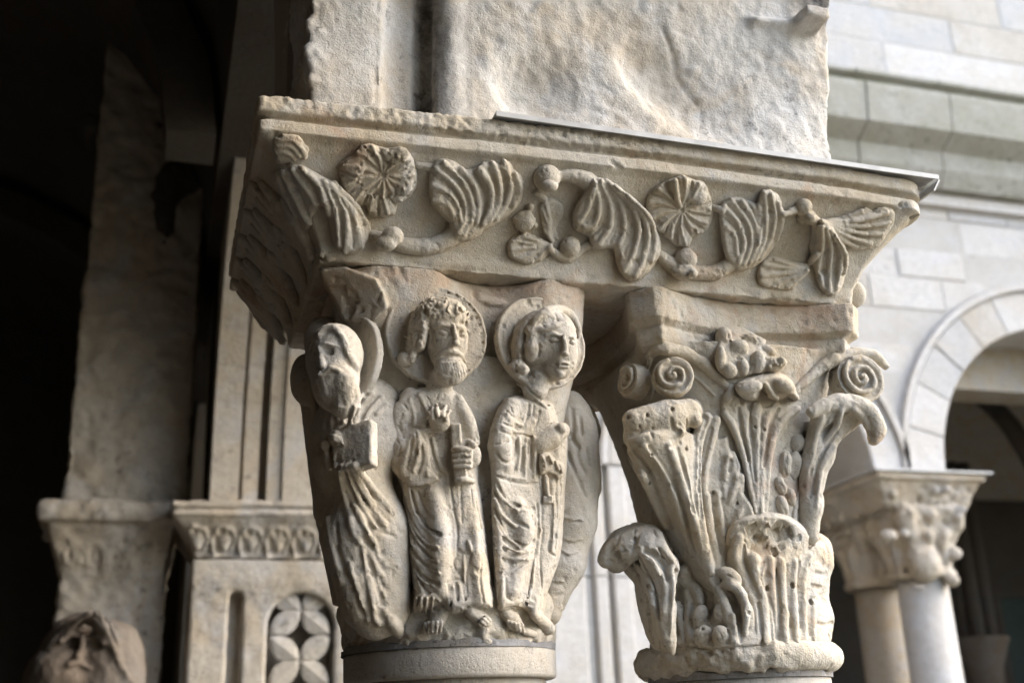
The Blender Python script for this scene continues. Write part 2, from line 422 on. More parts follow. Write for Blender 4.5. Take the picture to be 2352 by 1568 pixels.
def pad(s, poly, T=20, Rr=15, sink=12, k=2, op='u', smooth=2, T2=None, tdir=None, flat=False):
    """a raised carved mass with the traced outline: T height above the surface, Rr width of its rounded edge.
    T2/tdir: height changes linearly to T2 along direction tdir (picture px vector)"""
    poly = np.asarray(poly, float)
    if smooth > 1:
        Q = np.vstack([poly[-1:], poly, poly[:2]]); C = catmull(Q, smooth); poly = C[smooth:-smooth*2+1]
        poly = poly[:-1] if np.allclose(poly[0], poly[-1]) else poly
    c = poly.mean(0); smp = np.vstack([poly[::max(1, smooth)], c+(poly[::max(1, smooth)]-c)*.5, [c]])
    H = s.hit(smp); d = np.linalg.norm(H-EYE, axis=1)
    dm = np.median(d); keep = np.abs(d-dm) < .06; smp = smp[keep]; d = d[keep]
    sc = 100.0
    def basis(u, v): x = (u-c[0])/sc; y = (v-c[1])/sc; return [1+0*x, x, y, x*x, y*y, x*y]
    A = np.stack(basis(smp[:, 0], smp[:, 1]), 1); reg = np.diag([0, .02, .02, .4, .4, .4]); 
    if flat: reg = np.diag([0, .02, .02, 1e6, 1e6, 1e6])
    co = np.linalg.lstsq(np.vstack([A, reg]), np.concatenate([d, np.zeros(6)]), rcond=None)[0]
    q = dm/FPX; lo2 = poly.min(0); hi2 = poly.max(0); tm = max(T, T2 or 0)+6
    cs = np.array([EYE+ray(u, v)/np.linalg.norm(ray(u, v))*dd for u in (lo2[0]-4, hi2[0]+4) for v in (lo2[1]-4, hi2[1]+4) for dd in (d.min()-tm*q, d.max()+sink*q)])
    rg = s.region(cs.min(0), cs.max(0))
    if rg is None: return
    sl, X, Y, Z = rg; Dx = X-EYE[0]; Dy = Y-EYE[1]; Dz = Z-EYE[2]
    cx_ = Dx*RW[0, 0]+Dy*RW[1, 0]+Dz*RW[2, 0]; cy_ = Dx*RW[0, 1]+Dy*RW[1, 1]+Dz*RW[2, 1]; cz_ = -(Dx*RW[0, 2]+Dy*RW[1, 2]+Dz*RW[2, 2])
    U = (CX+FPX*cx_/cz_).astype(np.float32); Vv = (CY-FPX*cy_/cz_).astype(np.float32)
    dist = np.sqrt(cx_**2+cy_**2+cz_**2)
    B = basis(U, Vv); base = sum(a*b for a, b in zip(co, B))
    w_ = (base-dist)/q                                                # px above the surface
    d2 = poly_sd(U, Vv, poly)
    Th = T
    if T2 is not None:
        t = np.clip(((U-c[0])*tdir[0]+(Vv-c[1])*tdir[1])/np.hypot(*tdir)**2+.5, 0, 1); Th = T+(T2-T)*t
    e = np.clip(-d2/Rr, 0, 1); h = Th*np.sqrt(np.maximum(1-(1-e)**2, 0))
    D = np.maximum(np.maximum(d2, (w_-h)*.75), -sink-w_)*q
    s.comb(sl, D.astype(np.float32), op, k*q)
Vox.pad = pad
def disc(s, c, R, thick, normal, lift=0, rnd=2, k=1, op='u', rpx=True):
    P = s.lifted([c], lift)[0]; q = s.px(P); n = np.asarray(normal, float); n /= np.linalg.norm(n)
    R *= q; th = thick*q; r = rnd*q; m = R+.01; rg = s.region(P-m, P+m)
    if rg is None: return
    sl, X, Y, Z = rg; w_ = (X-P[0])*n[0]+(Y-P[1])*n[1]+(Z-P[2])*n[2]
    rad = np.sqrt(np.maximum((X-P[0])**2+(Y-P[1])**2+(Z-P[2])**2-w_**2, 0))
    a = rad-R+r; b = np.abs(w_)-th+r
    s.comb(sl, np.sqrt(np.maximum(a, 0)**2+np.maximum(b, 0)**2)+np.minimum(np.maximum(a, b), 0)-r, op, k*q)
    return P, q, n
Vox.disc = disc
def torus(s, P, R, r, n, k=.002, op='u'):
    n = np.asarray(n, float); n /= np.linalg.norm(n); m = R+r+.01; rg = s.region(P-m, P+m)
    if rg is None: return
    sl, X, Y, Z = rg; w_ = (X-P[0])*n[0]+(Y-P[1])*n[1]+(Z-P[2])*n[2]
    rad = np.sqrt(np.maximum((X-P[0])**2+(Y-P[1])**2+(Z-P[2])**2-w_**2, 0))
    s.comb(sl, np.sqrt((rad-R)**2+w_**2)-r, op, k)
Vox.torus = torus
def vbox(u0, v0, u1, v1, ya, yb, h):
    P = np.array([on_y(u, v, y) for u in (u0, u1) for v in (v0, v1) for y in (ya, yb)])
    return Vox(P.min(0), P.max(0), h)
def arcpts(c, r, a0, a1, n=8): return [(c[0]+r*math.cos(math.radians(a0+(a1-a0)*i/(n-1))), c[1]-r*math.sin(math.radians(a0+(a1-a0)*i/(n-1)))) for i in range(n)]

def fracture(v, pts, n, size, depth=3, seed=1):
    """sharp broken facets: small tilted blocks knocked out of the surface inside the traced outline"""
    r_ = np.random.RandomState(seed); poly = np.array(pts); lo_, hi_ = poly.min(0), poly.max(0); m = 0; t = 0
    while m < n and t < 40*n:
        t += 1; u, w_ = r_.uniform(lo_[0], hi_[0]), r_.uniform(lo_[1], hi_[1])
        if poly_sd(np.array([u], np.float32), np.array([w_], np.float32), poly)[0] > 0: continue
        sz = size*r_.uniform(.5, 1.2); v.slab((u, w_), (sz, sz*r_.uniform(.5, 1), sz), lift=sz-depth*r_.uniform(.5, 1.3), ang=r_.uniform(0, 180), tilt=r_.uniform(-32, 32), k=.6, rnd=.8, op='s'); m += 1
# ================================================================ STRUCTURE
ZC = 1.7
def structure(o): o['kind'] = 'structure'; return o
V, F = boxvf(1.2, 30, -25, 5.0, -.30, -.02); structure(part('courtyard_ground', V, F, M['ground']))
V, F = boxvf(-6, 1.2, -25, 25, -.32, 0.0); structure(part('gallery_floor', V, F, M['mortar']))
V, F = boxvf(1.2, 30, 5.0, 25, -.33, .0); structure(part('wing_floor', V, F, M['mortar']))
V, F = prism([(-400, -400), (400, -400), (400, 400), (-400, 400)], -1.0, -.5, 'z'); structure(part('ground', V, F, M['ground']))
# gallery: back wall, end walls and vault
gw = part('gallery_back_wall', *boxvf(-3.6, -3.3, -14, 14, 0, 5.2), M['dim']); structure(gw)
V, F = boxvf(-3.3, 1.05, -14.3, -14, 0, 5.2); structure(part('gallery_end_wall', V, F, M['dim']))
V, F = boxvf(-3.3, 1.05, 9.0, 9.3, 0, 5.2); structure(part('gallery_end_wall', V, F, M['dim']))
n = 14; poly = []
for i in range(n+1):
    a = math.pi*i/n; poly.append((-1.62-1.72*math.cos(a), 3.55+1.35*math.sin(a)))
for i in range(n, -1, -1):
    a = math.pi*i/n; poly.append((-1.62-2.05*math.cos(a), 3.55+1.75*math.sin(a)))
V, F = prism(poly, -14, 14, 'y')
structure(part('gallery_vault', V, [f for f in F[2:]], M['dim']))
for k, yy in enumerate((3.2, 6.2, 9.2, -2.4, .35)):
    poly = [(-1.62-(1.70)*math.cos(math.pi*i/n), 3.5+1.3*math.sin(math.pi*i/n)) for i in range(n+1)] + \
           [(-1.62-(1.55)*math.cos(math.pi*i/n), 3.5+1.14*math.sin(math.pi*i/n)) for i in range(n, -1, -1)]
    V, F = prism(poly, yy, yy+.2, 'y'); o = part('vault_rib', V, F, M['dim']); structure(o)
# thin planks-like ribs on the vault above the far bays, faint in the dark
# ---------------------------------------------------------------- arcade wall above the arches (X .12 .. 1.04)
def arch_ring(y_c, R, z_s, x0, x1, thick, name, mat, label, zt=5.3, half=None, parent=None, a0=0.0):
    half = half or R+.3
    n = 26; inner = [(y_c+R*math.cos(a0+(math.pi-a0)*i/n), z_s+R*math.sin(a0+(math.pi-a0)*i/n)) for i in range(n+1)]
    if a0 == 0: inner = [(y_c+R+.2, .797+ZC), (y_c+R, .795+ZC)]+inner+[(y_c-R, .81+ZC), (y_c-R-.2, .812+ZC)]; n += 4
    V = []; F = []
    # solid spandrel wall: strips above the intrados
    for x in (x0, x1):
        for (y, z) in inner: V.append((x, y, z))
        for (y, z) in inner: V.append((x, y, zt))
    m = n+1
    for i in range(n):
        F.append((i, i+1, m+i+1, m+i)); F.append((2*m+i, 3*m+i, 3*m+i+1, 2*m+i+1))
        F.append((i, 2*m+i, 2*m+i+1, i+1)); F.append((m+i, m+i+1, 3*m+i+1, 3*m+i))
    F.append((0, m, 3*m, 2*m)); F.append((m-1, 3*m-1, 4*m-1, 2*m-1))
    return V, F
ZS = .9+ZC
def arcade_bay(y_c, label, moulded=False, a0=0.0):
    root = empty('arcade_arch', (.6, y_c, ZS), label, 'arch')
    V, F = arch_ring(y_c, 1.07, ZS, .15 if not moulded else .40, 1.04, .3, 'a', None, '', a0=a0)
    o = part('spandrel', V, F, M['pier'], root)
    if moulded:                                                       # moulded order along the gallery side, as on the pier
        for (x0, x1, r) in ((.15, .248, 1.07), (.254, .262, 1.10), (.262, .315, 1.085), (.315, .345, 1.15), (.345, .40, 1.08)):
            V, F = arch_ring(y_c, r, ZS, x0+.0005, x1-.0005, .3, 'a', None, '')
            part('arch_order', V, F, M['pier'], root)
    return root
arcade_bay(2.93, 'pale moulded arch curving up between the near pier and the next pier', True)
arcade_bay(.35, 'stone arch overhead springing from the block above the carved capitals', a0=math.asin(.475/1.07))
arcade_bay(5.9, 'far arch of the arcade beyond the pale carved pier')
arcade_bay(-3.3, 'arch of the arcade behind the viewer')
o = part('arcade_pier', *boxvf(.15, 1.04, -2.23, -.72, 0, ZS), M['pier']); tag(o, 'plain stone pier of the arcade just behind the viewer', 'pier')
o = part('arcade_pier', *boxvf(.15, 1.04, -14, -4.37, 0, 5.3), M['pier']); tag(o, 'long solid stone wall closing the arcade far behind the viewer', 'wall')
o = part('arcade_pier', *boxvf(.15, 1.04, 6.97, 14, 0, 5.3), M['pier']); tag(o, 'solid stone wall where the two cloister wings meet', 'wall')
for (ya, yb, lb_) in ((1.42, 1.861, 'above the rough block'), (-2.23, -.72, 'just behind the viewer'), (4.0, 4.83, 'above the pale carved pier')):
    o = part('arcade_wall', *boxvf(.155, 1.035, ya+.001+(.1 if ya == 1.42 else .12 if ya == 4.0 else 0), yb-.001, ZS+(.47 if ya == 1.42 else 0), 5.3), M['pier']); tag(o, 'stone wall of the arcade between two arches '+lb_, 'wall')
V, F = boxvf(.15, 1.04, -14, 9, 5.301, 6.6); tag(part('arcade_parapet', V, F, M['pier']), 'plain stone parapet wall above the arcade arches', 'wall')

# ================================================================ NEAR PIER ABOVE THE IMPOST
pz0, pz1 = .762+ZC, 1.37+ZC
pier = empty('pier_block', (.6, 1.6, pz0), 'large rough limestone block standing on the carved impost', 'stone block')
pv = Vox((.135, 1.33, pz0-.01), (1.10, 1.80, pz1+.01), .0046)
def pface(z):
    s_ = np.clip((z-ZS)/1.07, 0, .95); return .35+1.07*np.sqrt(1-s_*s_)
def pier_sdf(X, Y, Z):
    z = Z-ZC
    xl = .160+.004*np.sin(z*31)-.01*(z-.9); xr = 1.036+.05*(z-.885)
    big = .004*np.sin(X*17+z*9)*np.sin(z*23-X*7)
    fy = pface(Z)+big+.006*np.clip((X-.95)/.1, 0, 1)**2
    d = np.maximum(np.maximum(xl-X, X-xr), np.maximum(fy-Y, Y-1.76))
    return np.maximum(d, np.maximum(pz0-Z, Z-pz1))+0*X
pv.func(pier_sdf)
zz = np.linspace(pz0-.02, pz1+.02, 9)
fyv = [float(pface(np.array(z))) for z in zz]
pv.chain([(.2595, y-.002, z) for y, z in zip(fyv, zz)], .006, .002, 's', 1)
pv.chain([(.263, y-.004, z) for y, z in zip(fyv, zz)], .005, .002, 's', 1)
pv.chain([(.303, y-.014, z) for y, z in zip(fyv, zz)], .040, .004, 's', 1)
pv.chain([(.338, y+.016, z) for y, z in zip(fyv, zz)], .022, .004, 's', 1)
pv.chain([(.372, y+.012, z) for y, z in zip(fyv, zz)], .024, .010, 'u', 1)
# shallow scooped beds on the rough face
for (u, v, rx, ry, rz, li, an) in ((1290, 150, 150, 90, 60, 0, 25), (1640, 210, 210, 90, 60, 0, -20)):
    pv.blob((u, v), (rx, ry, rz), lift=rz-6, ang=an, k=40, op='s')
pv.groove(TT(1520, 60, 1545, 130, 1560, 190, 1600, 240), 4, 0, 8)
pv.groove(TT(1330, 250, 1400, 262, 1440, 290), 3, 0, 6)
for pts in (TT(1180, 200, 1230, 215, 1270, 205), TT(1380, 190, 1410, 215, 1400, 240), TT(1845, 250, 1860, 290, 1885, 310)): pv.groove(pts, 2.5, 0, 5)
# broken knob and overhanging course at the upper right
pv.box(on_y(1845, 62, 1.40), (.026, .05, .014), [(1, 0, 0), (0, 1, 0), (0, 0, 1)], .008, .008)
pv.box(on_y(1770, 70, 1.415), (.05, .03, .007), [(1, 0, .1), (0, 1, 0), (-.1, 0, 1)], .004, .012)
pv.box((1.0, 1.46, 1.245+ZC), (.075, .115, .022), [(1, 0, 0), (0, 1, 0), (0, 0, 1)], .008, .006)
pv.box((1.0, 1.46, 1.215+ZC), (.088, .008, .006), [(1, 0, 0), (0, 1, 0), (0, 0, 1)], .003, .004, 's')
def pier_extra(V, N):
    rough = fbm(V, 9)*.0014 - np.abs(fbm(V+3, 20, 3))*.0022 - np.abs(fbm(V+5, 48, 2))*.0014
    left = np.clip((.2-V[:, 0])/.04, 0, 1)*np.clip(fbm(V, 60), -1, 1)*.004
    m = V[:, 0] > .41
    return V+N*((rough*np.where(m, 1, .15))+left+fbm(V, 60, 3)*.0012+fbm(V, 150, 2)*.0006)[:, None]
pv.build('rough_block', M['block'], pier, noise=(.0009, 30), extra=pier_extra)
PV = pv; del pv

# ================================================================ IMPOST
IX0, IX1, IY0, IY1 = .081, 1.106, 1.2906, 1.862
INS = np.array([(0, 1), (.15, .95), (.33, .76), (.5, .50), (.62, .28), (.70, .14), (.725, .025), (.812, .025), (.825, .13), (.86, .13), (.872, 0), (1, 0)])
def impost_sdf(ox=0, oy=0, oz=0, ins=.098):
    def f(X, Y, Z):
        X = X-ox; Y = Y-oy; z = Z-ZC-oz
        zt = np.interp(X, [.08, .4, .64, .93, 1.1], [.794, .8025, .805, .797, .787]); zb = .610; t = np.clip((z-zb)/(zt-zb), 0, 1)
        i = np.interp(t, INS[:, 0], INS[:, 1])*ins
        cx = (IX0+IX1)/2; cy = (IY0+IY1)/2
        r = .006+np.clip((X-1.0)/.08, 0, 1)*.035
        qx = np.abs(X-cx)-((IX1-IX0)/2-i)+r; qy = np.abs(Y-cy)-((IY1-IY0)/2-i)+r
        d = np.sqrt(np.maximum(qx, 0)**2+np.maximum(qy, 0)**2)+np.minimum(np.maximum(qx, qy), 0)-r
        return np.maximum(d*.85, np.maximum(zb-z, z-zt))
    return f
impost = empty('impost_block', (.6, 1.576, .61+ZC), 'carved stone impost with leaves and rosettes spanning both near capitals', 'impost')
iv = Vox((.055, 1.25, .58+ZC), (1.16, 1.90, .815+ZC), .0029)
iv.func(impost_sdf())
# worn arrises
iv.groove(TT(590, 205, 660, 207, 760, 222), 5, 0, 4); iv.blob((640, 205), (20, 6, 12), lift=3, k=4, op='s')
iv.blob((975, 238), (26, 6, 10), lift=2, k=4, op='s'); iv.blob((800, 222), (16, 5, 10), lift=2, k=4, op='s')
for pts, r in ((R1(650, 1110, 720, 1120, 800, 1150), 5), (R1(1150, 1120, 1400, 1180, 1700, 1200), 4), (R3(540, 110, 700, 130), 4), (R2(430, 450, 480, 490), 5), (R2(1150, 1160, 1300, 1200, 1500, 1230), 4)):
    iv.groove(pts, r, 1, 5)
iv.blob((1962, 676), (26, 30, 16), lift=0, k=8)                      # stump of a broken leaf at the lower right corner
iv.blob((2085, 520), (20, 34, 30), lift=-10, k=8)                     # worn corner leaf
fracture(iv, R3(230, 40, 400, 60, 420, 90, 240, 90), 5, 8, 3, 3); fracture(iv, TT(2050, 430, 2100, 450, 2110, 540, 2060, 560), 8, 10, 2.5, 5); fracture(iv, TT(595, 290, 625, 300, 680, 420, 660, 430), 8, 9, 3, 6)
IV = iv

def impost_extra(V, N):
    z = V[:, 2]-ZC; top = np.clip((z-.772)/.006, 0, 1)*np.clip((.75-V[:, 0])/.15, .12, 1)
    pits = -np.clip(fbm(V, 150, 3)-.1, 0, 1)*.0035
    bottom = np.clip((.625-z)/.01, 0, 1)
    return V+N*(top*(pits+fbm(V, 160, 2)*.0012)+bottom*fbm(V, 28, 3)*.004)[:, None]
# ================================================================ METAL SHEET ON THE IMPOST
def on_z(u, v, z): r = ray(u, v); return EYE+r*((z-EYE[2])/r[2])
fl = empty('metal_flashing', (.75, 1.3, .79+ZC), 'thin grey metal sheet covering the right top of the carved impost', 'flashing')
def sheet(quad, th=.0025): 
    A = [np.array(q, float) for q in quad]; nrm = np.cross(A[1]-A[0], A[3]-A[0]); nrm /= np.linalg.norm(nrm)
    V = [tuple(a) for a in A]+[tuple(a+nrm*th) for a in A]
    return V, [(3, 2, 1, 0), (4, 5, 6, 7), (0, 1, 5, 4), (1, 2, 6, 5), (2, 3, 7, 6), (3, 0, 4, 7)]
pl = on_y(1138, 262, 1.2835); pr = on_y(2152, 408, 1.2835)
zt_ = lambda p, q, x: p[2]+(q[2]-p[2])*(x-p[0])/(q[0]-p[0])
yb = 1.40
V, F = sheet([(pl[0], 1.2835, pl[2]), (pr[0], 1.2835, pr[2]), (pr[0], 1.89, pr[2]+.002), (pl[0], 1.89, pl[2]+.002)])
part('sheet_top', V, F, M['lead'], fl)
V, F = sheet([(pl[0], 1.2815, pl[2]-.0050), (pr[0], 1.2815, pr[2]-.0050), (pr[0], 1.2815, pr[2]+.0026), (pl[0], 1.2815, pl[2]+.0026)])
part('front_lip', V, F, M['lead'], fl)
V, F = sheet([(pr[0]+.001, 1.2815, pr[2]-.004), (pr[0]-.012, 1.2815, pr[2]-.024), (pr[0]-.012, 1.89, pr[2]-.024), (pr[0]+.001, 1.89, pr[2]-.004)])
part('side_lip', V, F, M['lead'], fl)
# ================================================================ NEXT PIER OF THE ARCADE
nx = empty('carved_pier', (.55, 4.25, 0), 'pale carved pier with leafy impost and pierced star panel seen left of the near capital', 'pier')
fo = Vox((.0, 3.97, .57+ZC), (1.12, 4.62, .83+ZC), .007); fo.func(impost_sdf(-.056, 2.71, .012, .088)); FO = fo; fo.tr = gvtr = (3.5, 5.4, .008)
# frieze of looping leaves, one hoop per motif
for k in range(9):
    u0 = 452+62*k; v0 = 1236+1.2*k
    if u0 > 900: break
    fo.ridge([(u0-24, v0+34), (u0-27, v0), (u0-16, v0-24), (u0+4, v0-28), (u0+20, v0-18), (u0+25, v0+4), (u0+14, v0+26)], 4.2, 1, 3)
    for dx, dy in ((-12, -6), (-4, 6), (4, -10), (10, 8)): fo.ridge([(u0+dx*.3, v0+22), (u0+dx, v0+dy), (u0+dx*1.3, v0+dy-12)], 3.6, 1, 3)
    fo.blob((u0+30, v0+40), (18, 7, 6), 0, 0, 3)
fo.build('leafy_impost', M['pier'], nx, noise=(.003, 20))
# body with sunk round-headed niche and openwork panel
X0, X1, YB = .105, .98, 4.085
bv = Vox((.06, 4.04, -.35+ZC), (1.0, 4.50, .63+ZC), .0075)
bv.func(lambda X, Y, Z: np.maximum(np.maximum(X0+.012*np.clip((Z-ZC-.35)/.2, 0, 1)*0-X, X-X1), np.maximum(np.maximum(YB-.018*np.clip((Z-ZC-.44)/.1, 0, 1)-Y, Y-4.48), np.maximum(-.34+ZC-Z, Z-.612-ZC)))+0*X)
def arch_cut(xa, xb, ztop, y0, y1):
    r = (xb-xa)/2; cx = (xa+xb)/2
    return lambda X, Y, Z: np.maximum(np.where(Z > ztop-r, np.sqrt((X-cx)**2+(Z-ztop+r)**2)-r, np.abs(X-cx)-r), np.maximum(y0-Y, Y-y1))+0*Z
bv.func(arch_cut(.238, .285, .505+ZC, 4.0, 4.14), op='s', k=.008)
bv.func(arch_cut(.374, .606, .500+ZC, 4.0, 4.20), op='s', k=.012)
bv.func(arch_cut(.70, .92, .500+ZC, 4.0, 4.20), op='s', k=.012)
bv.build('pier_body', M['pier'], nx, noise=(.003, 12))
def petal(cx, cz, a, L, W, y):
    c, s_ = math.cos(a), math.sin(a); P = []
    for t in np.linspace(0, 1, 9): P.append((t, .5*W*math.sin(math.pi*t)**.8))
    P += [(t, -q) for t, q in P[-2:0:-1]]
    out = [(cx+c*t*L-s_*q, cz+s_*t*L+c*q) for t, q in P]
    mid = (cx+c*L*.5, cz+s_*L*.5)
    n = len(out); V = [(p[0], y+.035, p[1]) for p in out]+[(p[0], y+.010, p[1]) for p in out]+[(cx+c*L*.12, y, cz+s_*L*.12), (cx+c*L*.88, y, cz+s_*L*.88)]
    F = [(i, i+n, (i+1) % n+n, (i+1) % n) for i in range(n)]
    for i in range(n):
        j = (i+1) % n; tA = min(i, n-i); A = 2*n if (tA < n/4) else 2*n+1; tB = min(j, n-j); B = 2*n if tB < n/4 else 2*n+1
        F.append((i+n, A, j+n) if A == B else (i+n, A, B, j+n))
    return V, F
for cx in (.489, .815):
    for row in range(4):
        cz = .440+ZC-row*.172
        for a in (.665, math.pi-.665, math.pi+.665, -.665):
            V, F = petal(cx, cz, a, .134, .078, 4.097); part('star_petal', V, F, M['pier'], nx)
# engaged gallery pier to its left, in deep shade
gp = empty('gallery_pier', (-.15, 4.4, 0), 'dim stone pier in the dark gallery with worn square impost', 'pier')
Yg = 4.22
gv = Vox((-.45, 4.15, -.35+ZC), (.14, 4.75, 3.02+ZC), .012)
def gsd(X, Y, Z):
    z = Z-ZC; xl = -.345+.0*z; xr = .075
    body = np.maximum(np.maximum(xl-X, X-xr), np.maximum(Yg-Y, Y-4.72)); body = np.maximum(body, np.maximum(.80-z, z-3.0))
    t = np.clip((z-.57)/.26, 0, 1); ins = .085*(1-t)**.8; ins = np.where(t > .72, 0, ins)
    ab = np.maximum(np.maximum(-.42+ins-X, X-.06+ins*.5), np.maximum(Yg-.07+ins-Y, Y-4.72)); ab = np.maximum(ab, np.maximum(.57-z, z-.83))
    low = np.maximum(np.maximum(-.335-X, X-.02), np.maximum(Yg+.02-Y, Y-4.7)); low = np.maximum(low, np.maximum(-.35-z, z-.57))
    return np.minimum(np.minimum(body, ab), low)
gv.func(gsd); gv.tr = gvtr
for k in range(5):
    u0 = 170+48*k; v0 = 1268
    gv.ridge([(u0-16, v0+30), (u0-18, v0-6), (u0, v0-24), (u0+16, v0-6), (u0+15, v0+30)], 5, 2, 4)
    gv.ridge([(u0, v0+30), (u0, v0-10)], 5, 1, 4)
gv.build('pier_shaft', M['dim'] if False else M['pier'], gp, noise=(.009, 9), extra=lambda V, N: V+N*(np.clip(fbm(V, 26), -.6, .6)*.008)[:, None])
# crouching carved head bracket at lower left
hb = empty('carved_bracket', (-.42, 4.2, .35+ZC), 'weathered carved head bulging from the dark pier at lower left', 'carving')
hv = Vox((-.62, 3.9, -.12+ZC), (.02, 4.45, .55+ZC), .0075)
hv.tr = gvtr; P0 = on_y(185, 1508, 4.15)
hv.ell(P0, (.125, .13, .15), np.eye(3), .02)
hv.ell(on_y(250, 1545, 4.1), (.12, .14, .17), np.eye(3), .03); hv.ell(on_y(150, 1560, 4.1), (.13, .14, .12), np.eye(3), .03)
rs = np.random.RandomState(4)
for k in range(10): hv.ridge([(112+k*5, 1490-k*3), (140+k*8, 1440-k*4), (190+k*7, 1425+k*1), (235+k*6, 1462+k*8), (262+k*5, 1530+k*5)], rs.uniform(4, 6), -1+rs.uniform(0, 2), 3); hv.groove([(116+k*5, 1490-k*3), (144+k*8, 1444-k*4), (194+k*7, 1429+k*1), (238+k*6, 1466+k*8), (262+k*5, 1534+k*5)], 3, 0, 2)
hv.ridge([(140, 1472), (165, 1455), (190, 1466)], 6, 4, 4); hv.ridge([(200, 1468), (222, 1462), (240, 1478)], 6, 4, 4); hv.ridge([(190, 1462), (188, 1490), (182, 1508)], (6, 7, 10), 8, 4)
for c in ((165, 1478), (218, 1486)): hv.blob(c, (12, 8, 8), 0, 0, 4, op='s')
hv.ridge([(158, 1528), (182, 1522), (206, 1534)], 6, 2, 3); hv.groove([(158, 1536), (182, 1533), (206, 1542)], 3, 0, 2)
hv.build('head', M['shade_tone'], hb, noise=(.007, 14))  # the head's dimness is put into its dark stone colour
# dim carved figure in the dark above
dk = empty('shadowed_figure', (-.02, 4.25, 1.75+ZC), 'barely visible carved figure high in the dark gallery', 'statue')
dv = Vox((-.42, 4.1, 1.2+ZC), (.12, 4.6, 2.75+ZC), .013)
dv.chain([on_y(430, 430, 4.3), on_y(430, 330, 4.3), on_y(420, 230, 4.3)], [.10, .10, .085], .03)
dv.ell(on_y(425, 215, 4.28), (.08, .09, .10), np.eye(3), .02); dv.chain([on_y(395, 600, 4.3), on_y(375, 500, 4.27), on_y(400, 400, 4.25)], [.06, .07, .06], .03)
dv.box(on_y(290, 320, 4.35), (.2, .12, .035), np.eye(3), .01, .01)
dv.build('figure', M['dim'], dk, noise=(.01, 12))

# ================================================================ OPPOSITE WING
YW = 5.4; FR = .005
wing = empty('wing_wall', (4.2, YW+.3, 0), 'pale ashlar wall of the opposite cloister wing with round arches and cornice', 'wall')
RC, RZ, RR = 5.38, 1.33+ZC, 1.0; LC, LR = 3.17, .72
def wall_poly(x0, x1, z0, z1): return [(x0, z0), (x1, z0), (x1, z1), (x0, z1)]
def wallwithholes(x0, x1, z1, ya, yb):
    xs = sorted(set(list(np.linspace(x0, x1, 60))+[RC-RR, RC+RR, LC-LR, LC+LR]+[RC+RR*math.cos(a) for a in np.linspace(0, math.pi, 33)]+[LC+LR*math.cos(a) for a in np.linspace(0, math.pi, 25)]+[8.6+math.cos(a) for a in np.linspace(0, math.pi, 25)]))
    def low(x, e=0):
        for c, r in ((RC, RR), (LC, LR), (8.6, 1.0)):
            if abs(x-c) < r-1e-6: return RZ+math.sqrt(max(r*r-(x-c)**2, 0))
        return RZ
    V = []; F = []
    for x in xs:
        z = low(x); V += [(x, ya, z), (x, ya, z1), (x, yb, z), (x, yb, z1)]
    for i in range(len(xs)-1):
        a = 4*i; b = a+4
        F += [(a, b, b+1, a+1), (a+2, a+3, b+3, b+2), (a, a+2, b+2, b), (a+1, b+1, b+3, a+3)]
    return V, F
V, F = wallwithholes(1.2, 11, 7.6+ZC, YW+FR, YW+.62); part('wall_core', V, F, M['joint_lime'], wing)
ringspec = [(RC, RR, RR+.245, 13), (LC, LR, LR+.2, 10)]
def voussoirs(c, r0, r1, n, proud):
    for i in range(n):
        a0 = math.pi*i/n+.002; a1 = math.pi*(i+1)/n-.002; m = 4
        P = [(c+r0*math.cos(a0+(a1-a0)*q/m), RZ+r0*math.sin(a0+(a1-a0)*q/m)) for q in range(m+1)]+[(c+r1*math.cos(a1-(a1-a0)*q/m), RZ+r1*math.sin(a1-(a1-a0)*q/m)) for q in range(m+1)]
        V, F = chamfer_prism(P[::-1], YW+.02, YW-proud+rs.uniform(-.004, .004), .006); part('voussoir', V, F, M[('far', 'far_warm', 'far', 'far_grey')[rs.randint(4)]], wing)
for c, r0, r1, n_ in ringspec: voussoirs(c, r0, r1, n_, .012)
for c, r0, r1, n_ in ringspec:                                       # projecting hood moulding
    m = 40; P = [(c+(r1+.012)*math.cos(math.pi*q/m), RZ+(r1+.012)*math.sin(math.pi*q/m)) for q in range(m+1)]+[(c+(r1+.05)*math.cos(math.pi-math.pi*q/m), RZ+(r1+.05)*math.sin(math.pi-math.pi*q/m)) for q in range(m+1)]
    V, F = prism(P, YW-.035, YW+.02, 'y'); part('hood_moulding', V, F, M['far'], wing)
def clip_stone(x0, x1, z0, z1):
    """rectangle with everything inside the arch rings taken off its underside"""
    xs = np.linspace(x0, x1, 7); lo = []
    for x in xs:
        z = z0
        for c, _, r1, _n in ringspec:
            r = r1+.058
            if abs(x-c) < r: z = max(z, RZ+math.sqrt(r*r-(x-c)**2))
        lo.append(z)
    if min(lo) > z0+1e-6 and min(lo) >= z1-.02: return None
    pts = [(x, z) for x, z in zip(xs, lo) if z < z1-.012]
    if len(pts) < 3: return None
    P = pts+[(pts[-1][0], z1), (pts[0][0], z1)]
    if lo == [z0]*7: P = [(x0, z0), (x1, z0), (x1, z1), (x0, z1)]
    return P
def courses(x0, x1, zs, wmin, wmax, gap, jit, c=.005):
    for za, zb in zip(zs[:-1], zs[1:]):
        x = x0-rs.uniform(0, wmax)
        while x < x1:
            wd = rs.uniform(wmin, wmax); a, b = max(x, x0)+gap/2, min(x+wd, x1)-gap/2; x += wd
            if b-a < .05: continue
            P = clip_stone(a, b, za+gap/2, zb-gap/2)
            if P is None: continue
            V, F = chamfer_prism(P, YW+.02, YW+rs.uniform(-jit, jit), c); part('stone', V, F, M[('far', 'far', 'far_warm', 'far_grey')[rs.randint(4)]], wing)
zs = [RZ+.0]; 
while zs[-1] < 2.9+ZC: zs.append(zs[-1]+rs.uniform(.17, .24))
zs.append(3.10+ZC); courses(1.2, 6.8, zs, .28, .62, .007, .006)
